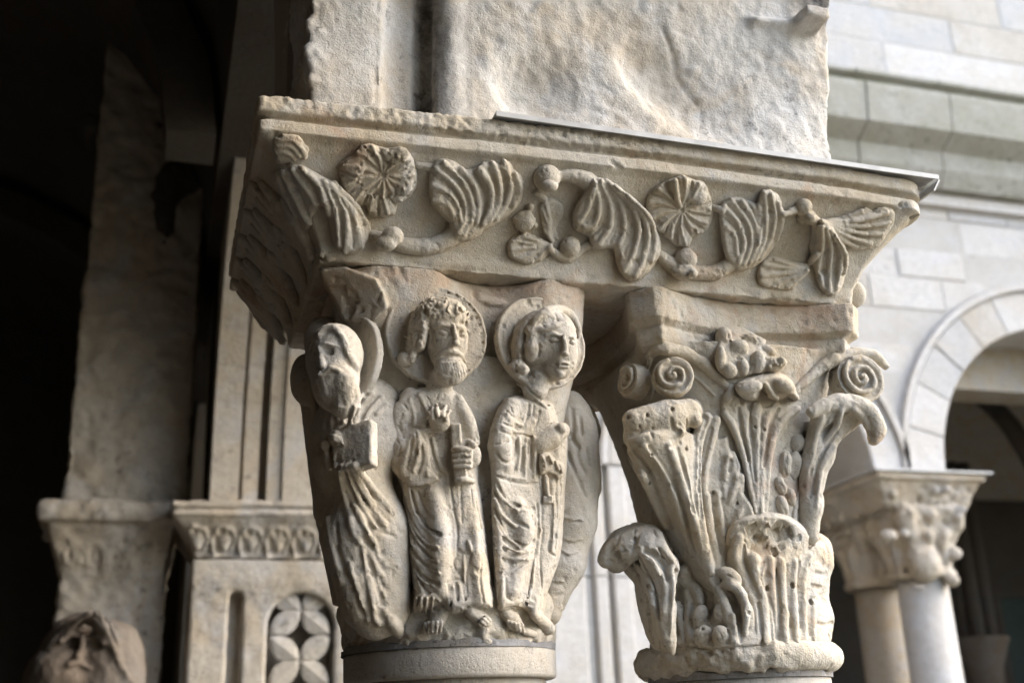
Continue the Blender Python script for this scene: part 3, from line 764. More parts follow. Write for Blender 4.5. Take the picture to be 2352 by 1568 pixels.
zs = [3.95+ZC, 4.34+ZC, 4.62+ZC, 5.02+ZC, 5.4+ZC, 5.8+ZC]; courses(1.4, 8.2, zs, .7, 1.25, .008, .003)
# cornice: string course, slanted blocks, moss-topped ledge
cor = empty('cornice', (4.2, YW, 3.1+ZC), 'mossy green-grey projecting cornice across the opposite wall', 'cornice')
x = 1.4; k = 0
prof = [(YW+.02, 3.20), (YW-.10, 3.20), (YW-.16, 3.30), (YW-.17, 3.42), (YW-.30, 3.50), (YW-.33, 3.72), (YW-.33, 3.76), (YW-.20, 3.78), (YW-.20, 3.86), (YW-.26, 3.875), (YW-.26, 3.90), (YW+.02, 3.96)]
while x < 8.2:
    wd = rs.uniform(.55, .95); dx = rs.uniform(-.006, .006)
    V, F = prism([(y+dx, z+ZC) for y, z in prof], x+.004, x+wd-.004, 'x'); part('cornice_stone', V, F, M['moss'], cor); x += wd
V, F = prism([(YW+.02, 3.10+ZC), (YW-.05, 3.11+ZC), (YW-.05, 3.185+ZC), (YW+.02, 3.19+ZC)], 1.4, 8.2, 'x'); part('string_course', V, F, M['far'], cor)
V, F = boxvf(1.4, 8.2, YW-.212, YW+.01, 3.782+ZC, 3.858+ZC); part('algae_streak', V, F, M['algae'], cor, label='dark green algae along the ledge')
# left support of the wing arcade: moulded pale pier seen between the two near capitals
cp = empty('corner_pier', (1.9, YW+.3, 0), 'pale moulded corner pier glimpsed between the two carved capitals', 'pier')
for (xa, xb, yy) in ((1.2, 2.06, YW-.05), (2.06, 2.12, YW+.0), (2.12, 2.19, YW-.035), (2.19, 2.235, YW+.045), (2.235, 2.33, YW-.01), (2.33, 2.45, YW+.03)):
    zz_ = RZ-.003
    for q, (za, zb) in enumerate(((0, .62), (.62, 1.22), (1.22, 1.86), (1.86, 2.44), (2.44, zz_))):
        V, F = chamfer_prism([(xa+.0015, za+.002), (xb-.0015, za+.002), (xb-.0015, zb-.002), (xa+.0015, zb-.002)], YW+.55, yy+rs.uniform(-.002, .002), .008)
        part('pier_stone', V, F, M['far'], cp)
o = part('wing_pier', *boxvf(6.40, 7.58, YW+.02, YW+.60, 0, RZ-.002), M['far']); tag(o, 'plain pale pier of the opposite wing right of the arch', 'pier')
o = part('wing_pier', *boxvf(9.62, 10.98, YW+.02, YW+.60, 0, RZ-.002), M['far']); tag(o, 'plain pale pier at the far end of the opposite wing', 'pier')
# twin capitals on two shafts
tw = empty('twin_capitals', (4.13, YW+.3, .5+ZC), 'twin carved capitals under a thin metal sheet at far right', 'capital')
tz = 1.305+ZC; ax0, ax1, ay0, ay1 = 3.77, 4.49, 5.20, 6.12
tv = Vox((3.70, 5.13, .66+ZC), (4.56, 6.18, 1.33+ZC), .0105)
def twin(X, Y, Z):
    z = Z-ZC; t = np.clip((z-1.12)/.185, 0, 1); i = .09*(1-t)**.9; i = np.where(t > .8, 0, i)
    ab = np.maximum(np.maximum(ax0+i-X, X-ax1+i), np.maximum(ay0+i-Y, Y-ay1+i)); ab = np.maximum(ab, np.maximum(1.12-z, z-1.305)); r = ab
    for cy_ in (5.44, 5.86):
        s_ = np.clip((z-.76)/.36, 0, 1); rad = .155+.05*s_**1.5; p = 2+2.5*s_
        q = (np.abs((X-4.13))/rad)**p+(np.abs(Y-cy_)/rad)**p; d = (np.power(q, 1/p)-1)*rad*.8
        r = np.minimum(r, np.maximum(d, np.maximum(.74-z, z-1.13)))
    return r
tv.func(twin); tv.tr = (5.5, 9.5, .01)
for cy_ in (5.44, 5.86):
    for k in range(24):
        a = 2*math.pi*k/24; tv.chain([(4.13+.165*math.cos(a), cy_+.165*math.sin(a), .76+ZC), (4.13+.165*math.cos(a+.27), cy_+.165*math.sin(a+.27), .76+ZC)], .026, .008)
    for k in range(12):
        a = 2*math.pi*(k+.5)/12; lean = .06*rs.rand()
        tv.chain([(4.13+.15*math.cos(a), cy_+.15*math.sin(a), .80+ZC), (4.13+.17*math.cos(a), cy_+.17*math.sin(a), .90+ZC), (4.13+.20*math.cos(a), cy_+.20*math.sin(a), .955+ZC)], [.03, .034, .026], .012)
    for sx, sy in ((-1, -1), (1, -1), (-1, 1), (1, 1)):
        tv.chain([(4.13+sx*.10, cy_+sy*.10, .92+ZC), (4.13+sx*.15, cy_+sy*.15, 1.03+ZC), (4.13+sx*.165, cy_+sy*.165, 1.09+ZC)], [.05, .06, .05], .02)
c0 = on_y(2120, 1290, 5.30); tv.ell(c0, (.10, .09, .115), np.eye(3), .012)          # round shield-like boss
for u, v, r in ((2040, 1232, .045), (2075, 1225, .03), (2170, 1225, .04), (2190, 1270, .05), (2110, 1362, .05), (2150, 1375, .035), (2060, 1380, .045), (2185, 1330, .045)):
    tv.ell(on_y(u, v, 5.27), (r, r, r*.9), np.eye(3), .015)
for k in range(46):
    u = rs.uniform(2025, 2235); v = rs.uniform(1120, 1205); tv.blob((u, v), (rs.uniform(6, 13), rs.uniform(5, 9), 6), 0, rs.uniform(0, 90), 4, op='u' if k % 3 else 's')
for k in range(24):
    u = rs.uniform(1880, 2010); v = rs.uniform(1150, 1260); tv.blob((u, v), (rs.uniform(6, 12), rs.uniform(5, 10), 6), 0, rs.uniform(0, 90), 4)
for pts in (TT(2085, 1290, 2080, 1310, 2095, 1340), TT(2060, 1215, 2045, 1245, 2060, 1260), TT(2150, 1250, 2170, 1290, 2160, 1330)): tv.groove(pts, 5, 0, 5)
tv.build('capitals', M['pier'], tw, noise=(.007, 14))
V, F = boxvf(ax0-.02, ax1+.04, ay0-.02, ay1+.02, tz+.001, tz+.012); part('metal_sheet', V, F, M['lead'], tw)
for cy_, lab in ((5.44, 'pale smooth stone shaft under the front twin capital at far right'), (5.86, 'darker grey shaft behind the pale one at far right')):
    sh = empty('wing_column', (4.13, cy_, 0), lab, 'column')
    V, F = lathe([(.19, 0), (.19, .12), (.15, .16), (.148, .3), (.142, 1.2), (.138, .74+ZC)], 4.13, cy_, 40); part('shaft', V, F, M['far'] if cy_ < 5.6 else M['weather'], sh, True)
# inside of the wing: back wall, vault, ribs, door, column group
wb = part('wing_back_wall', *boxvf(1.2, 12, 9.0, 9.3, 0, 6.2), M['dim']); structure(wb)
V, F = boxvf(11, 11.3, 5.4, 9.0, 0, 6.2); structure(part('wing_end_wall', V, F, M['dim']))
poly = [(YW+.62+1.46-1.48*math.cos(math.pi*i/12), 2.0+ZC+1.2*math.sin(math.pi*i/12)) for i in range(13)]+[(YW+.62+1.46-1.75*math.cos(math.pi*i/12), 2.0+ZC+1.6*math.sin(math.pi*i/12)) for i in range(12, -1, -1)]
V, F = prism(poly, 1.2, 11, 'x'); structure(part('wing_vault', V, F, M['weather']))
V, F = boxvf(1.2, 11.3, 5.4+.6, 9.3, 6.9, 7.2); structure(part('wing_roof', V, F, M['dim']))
# transverse ribs rising from a pilaster group
def curve_tube(name, pts, r, mat, parent, n=10):
    P = catmull(pts, 6); V = []; F = []
    for i, p in enumerate(P):
        t = P[min(i+1, len(P)-1)]-P[max(i-1, 0)]; t /= np.linalg.norm(t); a = np.cross(t, (0, 0, 1.0)); a = a/(np.linalg.norm(a)+1e-9) if np.linalg.norm(a) > 1e-3 else np.array((1., 0, 0)); b = np.cross(a, t)
        for k in range(n): q = 2*math.pi*k/n; V.append(tuple(p+r*(a*math.cos(q)+b*math.sin(q))))
    for i in range(len(P)-1):
        for k in range(n): F.append((i*n+k, i*n+(k+1) % n, (i+1)*n+(k+1) % n, (i+1)*n+k))
    return part(name, V, F, mat, parent, True)
rb = empty('vault_ribs', (5.5, 7.5, 1.5+ZC), 'dim round rib curving across the dark vault inside the far arch', 'rib')
curve_tube('rib', [on_y(2195, 880, 7.4), on_y(2255, 912, 7.2), on_y(2310, 965, 7.0), on_y(2352, 1025, 6.9), on_y(2400, 1110, 6.8)], .075, M['dim'], rb)
V, F = prism([(YW+.63, 2.05+ZC), (8.9, 2.35+ZC), (8.9, 2.2+ZC), (YW+.63, 1.95+ZC)], 5.2, 11, 'x')
pg = empty('pilaster_group', (5.9, 8.2, 0), 'brownish cluster of slim shafts in the dark under the far arch', 'pilaster')
for k, (u, yy, r) in enumerate(((2215, 8.1, .05), (2245, 8.0, .06), (2275, 8.0, .055))):
    p = on_y(u, 1440, yy); V, F = lathe([(r, 0), (r, 2.1+ZC)], p[0], p[1], 14); part('thin_shaft', V, F, M['dim'], pg, True)
p = on_y(2255, 1530, 8.0); V, F = lathe([(.12, p[2]-.3), (.16, p[2]), (.22, p[2]+.16), (.24, p[2]+.2), (.24, p[2]+.23)], p[0], p[1]-.02, 20); part('capital', V, F, M['shade_tone'], pg, True)
dr = empty('green_door', (on_y(2340, 1400, 8.95)[0], 8.95, 0), 'dark green door in the shade at far right bottom', 'door')
q = on_y(2292, 1372, 8.93)
part('door_leaf', *boxvf(q[0], q[0]+1.1, 8.93, 8.99, 0, q[2]), M['green'], dr)
part('door_frame', *boxvf(q[0]-.08, q[0]-.002, 8.90, 8.99, 0, q[2]+.08), M['dim'], dr); part('door_frame', *boxvf(q[0]-.0015, q[0]+1.18, 8.90, 8.99, q[2]+.002, q[2]+.08), M['dim'], dr)
# ================================================================ THE TWO NEAR CAPITALS: bells
LX, RX, CYC = .403, .845, 1.575
lcap = empty('figured_capital', (LX, CYC, .1+ZC), 'near carved capital with standing haloed robed saints, left of the pair', 'capital')
rcap = empty('leaf_capital', (RX, CYC, .1+ZC), 'near carved capital with acanthus leaves and corner scrolls, right of the pair', 'capital')
def bell(cx, prof, pexp):
    P = np.array(prof); E = np.array(pexp)
    def f(X, Y, Z):
        z = Z-ZC; r = np.interp(z, P[:, 0], P[:, 1]); p = np.interp(z, E[:, 0], E[:, 1])
        ax = np.abs(X-cx)/r; ay = np.abs(Y-CYC)/r
        q = np.power(np.power(ax, p)+np.power(ay, p)+1e-9, 1/p)
        return np.maximum((q-1)*r*.85, np.maximum(P[0, 0]-z, z-P[-1, 0]))
    return f
# ================================================================ FIGURED CAPITAL
lb = Vox((LX-.235, CYC-.235, .10+ZC), (LX+.235, CYC+.235, .614+ZC), .0029)
lb.func(bell(LX-.008, [(.112, .146), (.128, .150), (.150, .150), (.165, .139), (.25, .141), (.35, .150), (.45, .166), (.53, .182), (.611, .188)], [(.1, 2), (.25, 2.3), (.4, 3.3), (.61, 6)]))
# lump of ground the figures stand on and the chipped lower edge
rs = np.random.RandomState(11)
for k in range(40):
    a = 2*math.pi*k/40; lb.chain([(LX-.008+.138*math.cos(a), CYC+.138*math.sin(a), .165+ZC), (LX-.008+.138*math.cos(a+.17), CYC+.138*math.sin(a+.17), .168+ZC)], .0165+.0015*rs.rand(), .010)
# concave upper edge between projecting corners
lb.func(lambda X, Y, Z: np.sqrt((X-LX-.015)**2+((Y-1.33))**2*1.0+0*Z)-.088, (LX-.12, 1.3, .50+ZC), (LX+.14, 1.46, .62+ZC), 's', .02)
lb.func(lambda X, Y, Z: np.sqrt((X-LX+.008)**2*.55+((Y-1.385+.045))**2+0*Z)-.062, (LX-.12, 1.3, .30+ZC), (LX+.14, 1.46, .56+ZC), 's', .02)
# projecting front-left corner, broken in facets
lb.pad(TT(733, 617, 795, 612, 868, 640, 885, 672, 892, 706, 862, 738, 815, 742, 786, 738, 765, 690, 742, 650), 22, 5, 30, 3, smooth=1)
lb.pad(TT(758, 652, 800, 654, 850, 664, 866, 680, 840, 694, 800, 690, 772, 684), 40, 12, -6, 6, op='s', smooth=1)
lb.groove(TT(735, 655, 760, 700, 790, 745), 6, 2, 5)
lb.pad(TT(812, 742, 862, 742, 874, 790, 872, 850, 863, 886, 850, 850, 832, 790), 10, 6, 20, 3, smooth=1)
# small chip between the haloes, hairline cracks, holes
lb.pad(R3(1270, 290, 1350, 270, 1440, 300, 1500, 330, 1420, 350, 1330, 330), 7, 6, 10, 2)
for pts in (R3(1090, 165, 1095, 190), R3(1475, 225, 1480, 250), R3(1760, 235, 1762, 255), R3(710, 160, 712, 172)): lb.groove(pts, 2.2, 0, 1, 1)
fracture(lb, TT(740, 625, 860, 645, 885, 700, 860, 735, 790, 735), 10, 16, 3, 8)
LB = lb
def left_extra(V, N):
    z = V[:, 2]-ZC; low = np.clip((.15-z)/.02, 0, 1)
    return V+N*(low*(fbm(V, 50)*.005)-np.clip(fbm(V, 70, 3)-.45, 0, 1)*.004)[:, None]
HN = (-.05, -1, .02)

# ---------------------------------------------------------------- bearded saint in the middle
f1 = vbox(872, 645, 1150, 1470, 1.235, 1.475, .0014); f1.under = [lb]
c, q, n_ = f1.disc(A1(735, 655)[0], 119, 9, HN, 4, 3)
f1.torus(c+np.array(n_)*9*q, 114*q, 2.6*q, n_, .002)
HALO1 = c
# robe masses traced from the outline
f1.pad(A3(430, 60, 560, 0, 900, 10, 1010, 100, 1150, 250, 1200, 420, 1225, 640, 1240, 900)+R4(1300, 250, 1322, 400, 1342, 560, 1362, 760, 1387, 940, 1396, 1080, 1250, 1095, 1120, 1120, 1060, 1060, 1000, 1080, 880, 1100, 868, 980, 848, 800, 812, 560, 790, 300)+A3(205, 880, 205, 560, 250, 260), 54, 24, 26, 3)
# thigh and knee pushing forward
f1.ridge(R4(1000, 330, 1040, 560, 1050, 760, 1050, 960), (16, 22, 20, 13), -2, 14)
f1.ridge(R4(1270, 560, 1285, 760, 1300, 1000), (9, 13, 11), -4, 10)
# arms and sleeves
f1.ridge(A3(430, 110, 320, 340, 270, 620, 300, 850, 380, 1010), (20, 24, 25, 26, 20), -12, 10)
f1.ridge(A3(330, 700, 480, 600, 640, 470, 780, 340), (22, 20, 17, 15), -4, 8)
f1.pad(A3(440, 560, 560, 500, 650, 640, 700, 860, 760, 1020, 770, 1090, 640, 1160, 480, 1170, 340, 1110, 280, 960, 330, 760), 16, 16, 10, 4)
f1.ridge(A3(1000, 160, 1110, 400, 1170, 640), (14, 17, 17), -2, 8)
# neck and head
f1.ridge(A1(800, 1150, 780, 1260), (24, 30), 6, 8)
f1.blob(A1(860, 690)[0], (49, 66, 44), 30, 8, 4)
f1.blob(A1(790, 430)[0], (60, 44, 42), -22, 14, 5)
f1.pad(A1(560, 290, 480, 360, 420, 520, 400, 680, 380, 840, 420, 1000, 500, 960, 520, 860, 600, 820, 640, 640, 640, 420), 44, 12, 4, 4)
f1.blob(A1(360, 930)[0], (15, 17, 13), 18, 0, 4)
f1.blob(A1(900, 1075)[0], (40, 34, 30), 36, 12, 8)
f1.blob(A1(860, 900)[0], (36, 30, 30), -26, 0, 8)
# face
f1.ridge(A1(700, 560, 800, 520, 900, 540), 4, 1, 5); f1.ridge(A1(990, 550, 1060, 560, 1110, 600), 3.4, 1, 5)
f1.ridge(A1(940, 530, 962, 620, 980, 720), (4, 5, 7), 5, 4); f1.blob(A1(975, 745)[0], (9, 7, 8), 6, 0, 3)
f1.blob(A1(820, 620)[0], (17, 9, 7), 2, -8, 3, op='s'); f1.blob(A1(820, 622)[0], (11, 6, 6), 1, -8, 1.5)
f1.blob(A1(1050, 640)[0], (12, 9, 7), 2, -8, 3, op='s'); f1.blob(A1(1050, 642)[0], (8, 5, 5), 1, -8, 1.5)
f1.groove(A1(765, 600, 820, 590, 880, 610), 1.5, 0, 1); f1.groove(A1(1015, 620, 1055, 612, 1095, 635), 1.3, 0, 1)
f1.groove(A1(700, 620, 720, 760, 730, 820), 3, 0, 5)
f1.groove(A1(900, 780, 960, 800, 1010, 790), 2, 1, 2)
f1.ridge(A1(740, 930, 830, 850, 930, 840, 1030, 880, 1070, 960), (4, 6, 6, 5, 4), 2, 3)
f1.groove(A1(830, 955, 900, 940, 970, 945, 1020, 940), 1.8, 0, 2)
f1.ridge(A1(870, 985, 930, 982, 990, 978), 3, 0, 3)
f1.groove(A1(640, 500, 690, 620, 680, 740, 700, 860, 700, 930), 3.4, 1, 3)
f1.groove(A1(1120, 640, 1110, 760, 1110, 900, 1060, 980), 3, 0, 3)
# beard strands and hair curls
for k in range(13):
    x = 700+k*33; f1.groove(A1(x, 960+abs(k-7)*6, x+25, 1060, x+60-k*2, 1160-abs(k-8)*9), 1.9, .5, 2)
rs = np.random.RandomState(5)
def curls(v, F_, region, n, r, size, k=2):
    poly = F_(*region); P = np.array(poly); lo_, hi_ = P.min(0), P.max(0); m = 0; tries = 0
    while m < n and tries < n*20:
        tries += 1; u = rs.uniform(lo_[0], hi_[0]); w_ = rs.uniform(lo_[1], hi_[1])
        if poly_sd(np.array([u], np.float32), np.array([w_], np.float32), poly)[0] > 0: continue
        a = rs.uniform(0, 360); pts = arcpts((u, w_), size*rs.uniform(.6, 1.1), a, a+rs.uniform(150, 260), 5)
        v.ridge(pts, r, -.4, k, 'u', 2); v.blob((u, w_), (r*.6, r*.6, r*.7), 0, 0, 1.5, op='s'); m += 1
curls(f1, A1, (600, 250, 760, 200, 950, 240, 1090, 340, 1150, 480, 1110, 540, 980, 430, 780, 420, 640, 470, 600, 640, 520, 860, 430, 1000, 390, 880, 420, 560, 480, 380), 75, 2.6, 7, 3)
for pts in (A1(560, 300, 500, 400, 470, 520), A1(640, 260, 590, 380, 590, 460), A1(760, 240, 700, 320), A1(880, 260, 850, 340), A1(1000, 320, 1060, 430), A1(470, 560, 440, 760), A1(540, 600, 500, 800)): f1.groove(pts, 3, 0, 3)
# drilled dots on the halo rim
for x, y in ((875, 150), (975, 180), (1055, 210), (1125, 285), (1180, 355), (1210, 450), (1245, 530), (1265, 625), (1285, 735), (1285, 850), (1275, 950), (1245, 1040), (1195, 1130)): f1.blob(A1(x, y)[0], (3.4, 3.4, 5), 0, 0, .6, op='s')
for x, y in ((420, 215), (365, 250), (295, 345), (245, 445), (210, 540), (190, 625), (180, 730), (190, 825), (525, 140), (610, 105), (700, 100), (790, 115)): f1.blob(A1(x, y)[0], (2.6, 2.6, 3), 0, 0, .6, op='s')
# sleeve folds
for pts, r in ((A3(500, 550, 570, 720, 570, 880, 520, 1010), 4), (A3(560, 530, 650, 700, 670, 880, 720, 1000, 780, 1060), 4.5), (A3(460, 590, 430, 780, 390, 960), 4),
               (A3(300, 480, 330, 540, 350, 600), 3), (A3(270, 620, 300, 660), 3), (A3(560, 130, 600, 260, 610, 380), 3), (A3(640, 130, 690, 230), 2.5), (A3(500, 60, 560, 180, 560, 300), 2.5),
               (A3(480, 470, 560, 480, 640, 440), 4), (A3(340, 330, 300, 420), 3), (A3(350, 200, 400, 260), 2.5), (A3(320, 700, 300, 820), 2.5), (A3(760, 90, 740, 160), 2)): f1.groove(pts, r, 0, 1.6)
for pts, r in ((A3(530, 580, 540, 740, 470, 980), 4), (A3(620, 640, 650, 860, 640, 1040), 3.5), (A3(700, 620, 740, 820, 800, 960, 860, 1000), 4), (A3(340, 1110, 480, 1150, 640, 1130, 740, 1080), 3.5),
               (A3(540, 90, 620, 260, 660, 330), 3), (A3(430, 150, 480, 330, 480, 450), 3)): f1.ridge(pts, r, 1, 4)
f1.blob(A3(650, 430)[0], (12, 12, 14), 6, 40, 4, op='s')
# blessing hand on the chest
f1.blob(A3(780, 400)[0], (24, 26, 15), 9, 35, 4)
for k, (x0, y0, x1, y1) in enumerate(((700, 380, 700, 240), (760, 340, 750, 215), (820, 340, 850, 225), (860, 390, 900, 280))): f1.ridge(A3(x0, y0, (x0+x1)/2-6, (y0+y1)/2, x1, y1), (5.2, 5, 4.2), 5, 2)
f1.groove(A3(755, 350, 785, 290, 800, 235), 3.2, 8, 1)
# fist round the key shaft
f1.slab(A3(975, 570)[0], (11, 27, 13), 8, 3, 2, 2); f1.groove(A3(960, 460, 975, 520, 1000, 500), 4, 4, 2)
f1.blob(A3(1165, 810)[0], (20, 29, 20), 6, 0, 4); f1.slab(A3(1050, 830)[0], (22, 27, 14), 10, 0, 4, 6)
for k in range(4):
    y = 735+k*66; f1.ridge(A3(935+k*8, y+6, 1000, y, 1080, y-2, 1140, y+10), (5.4, 6, 6, 5), 11, 1.5)
    if k < 3: f1.groove(A3(940+k*8, y+38, 1040, y+32, 1130, y+38), 1.8, 1, 1)
f1.ridge(A3(1040, 670, 1110, 640, 1180, 690), (5, 7, 8), 14, 3)
f1.slab(A3(1030, 1040)[0], (14, 20, 13), 6, 8, 2, 3); f1.ridge(A3(980, 1100, 1080, 1085, 1185, 1110), (6, 7, 5), 6, 3)
# skirt folds
for pts, r in ((R4(850, 320, 890, 450, 960, 555, 1045, 600), 6), (R4(815, 400, 860, 530, 930, 640, 1005, 690), 6.5), (R4(825, 520, 880, 650, 950, 730, 1010, 775), 6.5), (R4(835, 640, 890, 750, 960, 815, 1015, 845), 6),
               (R4(860, 760, 895, 840, 955, 895, 1030, 925), 5.5), (R4(850, 860, 885, 990), 4), (R4(905, 870, 940, 950, 985, 1000), 4.5), (R4(800, 300, 830, 500, 860, 700, 870, 850), 4), (R4(900, 320, 940, 420, 1000, 500), 3.5),
               (R4(1108, 225, 1128, 400, 1160, 560, 1158, 690, 1195, 722, 1245, 732), 3.4), (R4(1160, 725, 1134, 790, 1165, 850, 1195, 882), 3), (R4(1245, 745, 1228, 800, 1216, 880, 1222, 1000), 3),
               (R4(1090, 915, 1140, 895, 1195, 890), 3), (R4(1100, 930, 1115, 1040, 1130, 1130), 3.4), (R4(1148, 915, 1158, 1010, 1180, 1100), 3.4), (R4(1195, 905, 1205, 1000, 1225, 1080), 3.2), (R4(1318, 640, 1322, 760, 1310, 900, 1330, 1040), 3.4),
               (R4(1180, 280, 1185, 420, 1190, 520), 2.4), (R4(1250, 300, 1262, 420), 2.4), (R4(1275, 250, 1290, 420, 1320, 560), 3), (R4(870, 1000, 900, 1060), 3)): f1.groove(pts, r, 0, 1.6)
for pts, r in ((R4(840, 300, 870, 430, 930, 540, 1010, 590), 3.5), (R4(830, 440, 880, 560, 950, 650, 1030, 680), 3.2), (R4(850, 590, 900, 690, 970, 755, 1030, 775), 3), (R4(855, 700, 910, 790, 980, 830, 1040, 850), 3),
               (R4(880, 830, 930, 900, 1000, 930), 3), (R4(1200, 730, 1205, 830, 1205, 900), 2.5), (R4(1130, 940, 1145, 1120), 3), (R4(1172, 930, 1190, 1080), 3), (R4(1230, 640, 1250, 700), 4), (R4(875, 1090, 900, 1010, 930, 1000, 960, 1010, 1000, 990, 1040, 1030), 4)): f1.ridge(pts, r, 2, 3)
for x in (890, 925, 960, 1000): f1.ridge(R4(x, 1015, x-5, 1060, x-12, 1105), (3.5, 4, 3), 5, 2)
# feet with toes
f1.ridge(R4(1060, 1090, 1030, 1150, 1005, 1200), (17, 19, 15), 4, 6)
for k in range(5): f1.ridge(R4(948+k*26, 1180-k*3, 945+k*25, 1236-k*3), (5.2, 4.6), 12, 1.2, 'u', 1)
f1.ridge(R4(1240, 1090, 1290, 1130, 1345, 1170), (14, 18, 14), 2, 5)
for k in range(4): f1.ridge(R4(1300+k*15, 1180-k*16, 1325+k*15, 1200-k*14), 4.2, 8, 1.2, 'u', 1)

# ---------------------------------------------------------------- beardless saint on the right
f2 = vbox(1112, 668, 1372, 1470, 1.235, 1.49, .0014); f2.under = [lb]
c, q, n_ = f2.disc(A2(705, 650)[0], 112, 9, (.10, -1, .02), 4, 3)
for rr in (107, 92): f2.torus(c+np.array(n_)*9*q, rr*q, (2.8 if rr > 100 else 1.8)*q, n_, .002)
f2.pad(A4(350, -20, 620, -60, 800, -20, 930, 60, 975, 250, 1080, 320, 1090, 560, 1080, 830)+R4(1862, 300, 1850, 560, 1830, 740, 1790, 860, 1740, 1000, 1720, 1130, 1650, 1140, 1600, 1095, 1500, 1095, 1420, 1090, 1402, 900, 1390, 640, 1378, 400, 1385, 260)+A4(180, 760, 165, 540, 215, 260), 54, 24, 26, 3)
f2.ridge(R4(1550, 420, 1590, 560, 1560, 760, 1520, 960), (18, 24, 20, 14), -3, 14)
f2.ridge(A4(430, 60, 330, 280, 290, 540, 330, 740), (18, 24, 25, 22), -12, 10)
# neck, cranium, face
f2.ridge(A2(690, 940, 690, 1060, 650, 1180), (19, 22, 30), -2, 8)
f2.blob(A2(760, 560)[0], (73, 62, 50), 24, 10, 4); f2.blob(A2(690, 700)[0], (60, 40, 42), -30, 0, 8)
f2.blob(A2(915, 690)[0], (46, 70, 42), -34, 10, 6); f2.blob(A2(900, 920)[0], (33, 32, 32), -26, 0, 8)
f2.blob(A2(930, 995)[0], (13, 13, 12), -6, 0, 6)
f2.pad(A2(370, 640, 400, 500, 480, 420, 560, 380, 520, 520, 500, 700, 500, 860, 400, 880, 370, 800), 20, 12, 6, 3)
# hair cap with parting, side lock and curl
f2.ridge(A2(560, 500, 640, 400, 780, 290, 930, 255, 1060, 320, 1150, 460, 1160, 560), (8, 12, 13, 13, 11, 9, 5), 6, 5)
f2.groove(A2(640, 470, 720, 380, 820, 290, 900, 250), 3.5, 2, 3)
f2.ridge(A2(640, 480, 760, 470, 880, 440, 1000, 400), (8, 9, 7, 5), 2, 5)
f2.ridge(A2(600, 500, 620, 600, 610, 700, 600, 790), (11, 14, 16, 16), -4, 5)
f2.groove(A2(700, 520, 700, 650, 690, 800, 640, 860), 3, 1, 2); f2.groove(A2(500, 540, 500, 680, 500, 820), 3, 1, 2)
for x in (400, 430, 455, 480): f2.groove(A2(x+25, 520, x+4, 640, x, 760, x+6, 850), 1.8, 1, 1.5)
for pts in (A2(880, 300, 920, 380), A2(960, 290, 1010, 380), A2(1040, 340, 1080, 420), A2(1060, 420, 1120, 500, 1140, 580), A2(1100, 400, 1150, 500), A2(570, 560, 590, 640), A2(620, 560, 650, 660), A2(800, 330, 830, 420), A2(720, 420, 760, 460)): f2.groove(pts, 2, 0, 1.5)
f2.blob(A2(440, 935)[0], (21, 19, 18), 14, 0, 3); f2.blob(A2(430, 915)[0], (4.5, 5, 8), 2, 0, 1, op='s'); f2.blob(A2(510, 960)[0], (12, 14, 12), 12, 0, 4)
curls(f2, A2, (380, 900, 420, 860, 540, 880, 560, 960, 520, 1030, 430, 1030), 6, 2.4, 5)
# features
f2.ridge(A2(780, 560, 860, 535, 940, 560), 3.6, 1, 4); f2.ridge(A2(1060, 580, 1110, 590, 1145, 630), 2.6, 1, 3)
f2.ridge(A2(985, 560, 1000, 650, 1005, 750), (4, 5.5, 8), 7, 4); f2.blob(A2(1005, 770)[0], (9, 7.5, 9), 9, 0, 3)
f2.blob(A2(865, 610)[0], (17, 8, 6), 2, -6, 3, op='s'); f2.blob(A2(868, 612)[0], (11, 5.4, 6), 1.5, -6, 1)
f2.groove(A2(810, 590, 865, 570, 930, 595), 1.8, 0, 1); f2.groove(A2(830, 640, 880, 645, 930, 620), 1.4, 0, 1)
f2.blob(A2(1085, 640)[0], (10, 7, 6), 1, -6, 2, op='s'); f2.blob(A2(1085, 642)[0], (7, 4.5, 5), 1, -6, 1)
f2.groove(A2(950, 800, 1000, 815, 1040, 800), 1.6, 1, 2)
f2.ridge(A2(930, 880, 980, 872, 1045, 890), 3.4, 2, 2); f2.groove(A2(920, 898, 980, 895, 1050, 912), 1.8, 1, 1); f2.ridge(A2(935, 920, 985, 925, 1035, 928), 3.6, 2, 2)
f2.groove(A2(930, 955, 980, 960, 1020, 950), 2.2, 0, 3)
f2.groove(A2(560, 1020, 640, 950, 740, 990, 840, 1060, 900, 1120), 4, 0, 5)
# collar and shoulder folds
f2.groove(A2(460, 1090, 560, 1180, 680, 1290, 780, 1370, 880, 1400), 2.6, 0, 3); f2.ridge(A2(440, 1120, 560, 1210, 680, 1320, 780, 1400), 3, 1, 3)
for pts, r in ((A4(640, 40, 620, 200, 560, 330), 3), (A4(700, 60, 680, 180), 2.4), (A4(760, 130, 740, 260, 690, 340), 2.6), (A4(380, 130, 440, 190, 560, 230), 3.4), (A4(340, 270, 420, 310, 530, 330), 3.4), (A4(300, 360, 400, 400, 480, 420), 3),
               (A4(250, 520, 350, 500, 440, 440), 3), (A4(250, 620, 330, 720, 440, 720, 490, 560), 4), (A4(490, 480, 480, 600, 440, 700), 3.6), (A4(570, 560, 565, 700, 540, 820), 4), (A4(672, 430, 672, 560, 660, 700, 655, 800), 4), (A4(630, 470, 625, 620), 3),
               (A4(250, 880, 350, 930, 460, 965, 600, 985, 740, 975), 3.6), (A4(340, 900, 460, 905, 560, 920), 2.6), (A4(480, 330, 560, 400, 660, 430, 780, 400, 860, 300, 950, 262), 3), (A4(780, 620, 880, 600, 1030, 530), 4),
               (A4(420, 80, 450, 150), 2.5), (A4(520, 60, 540, 160), 2.2)): f2.groove(pts, r, 0, 1.6)
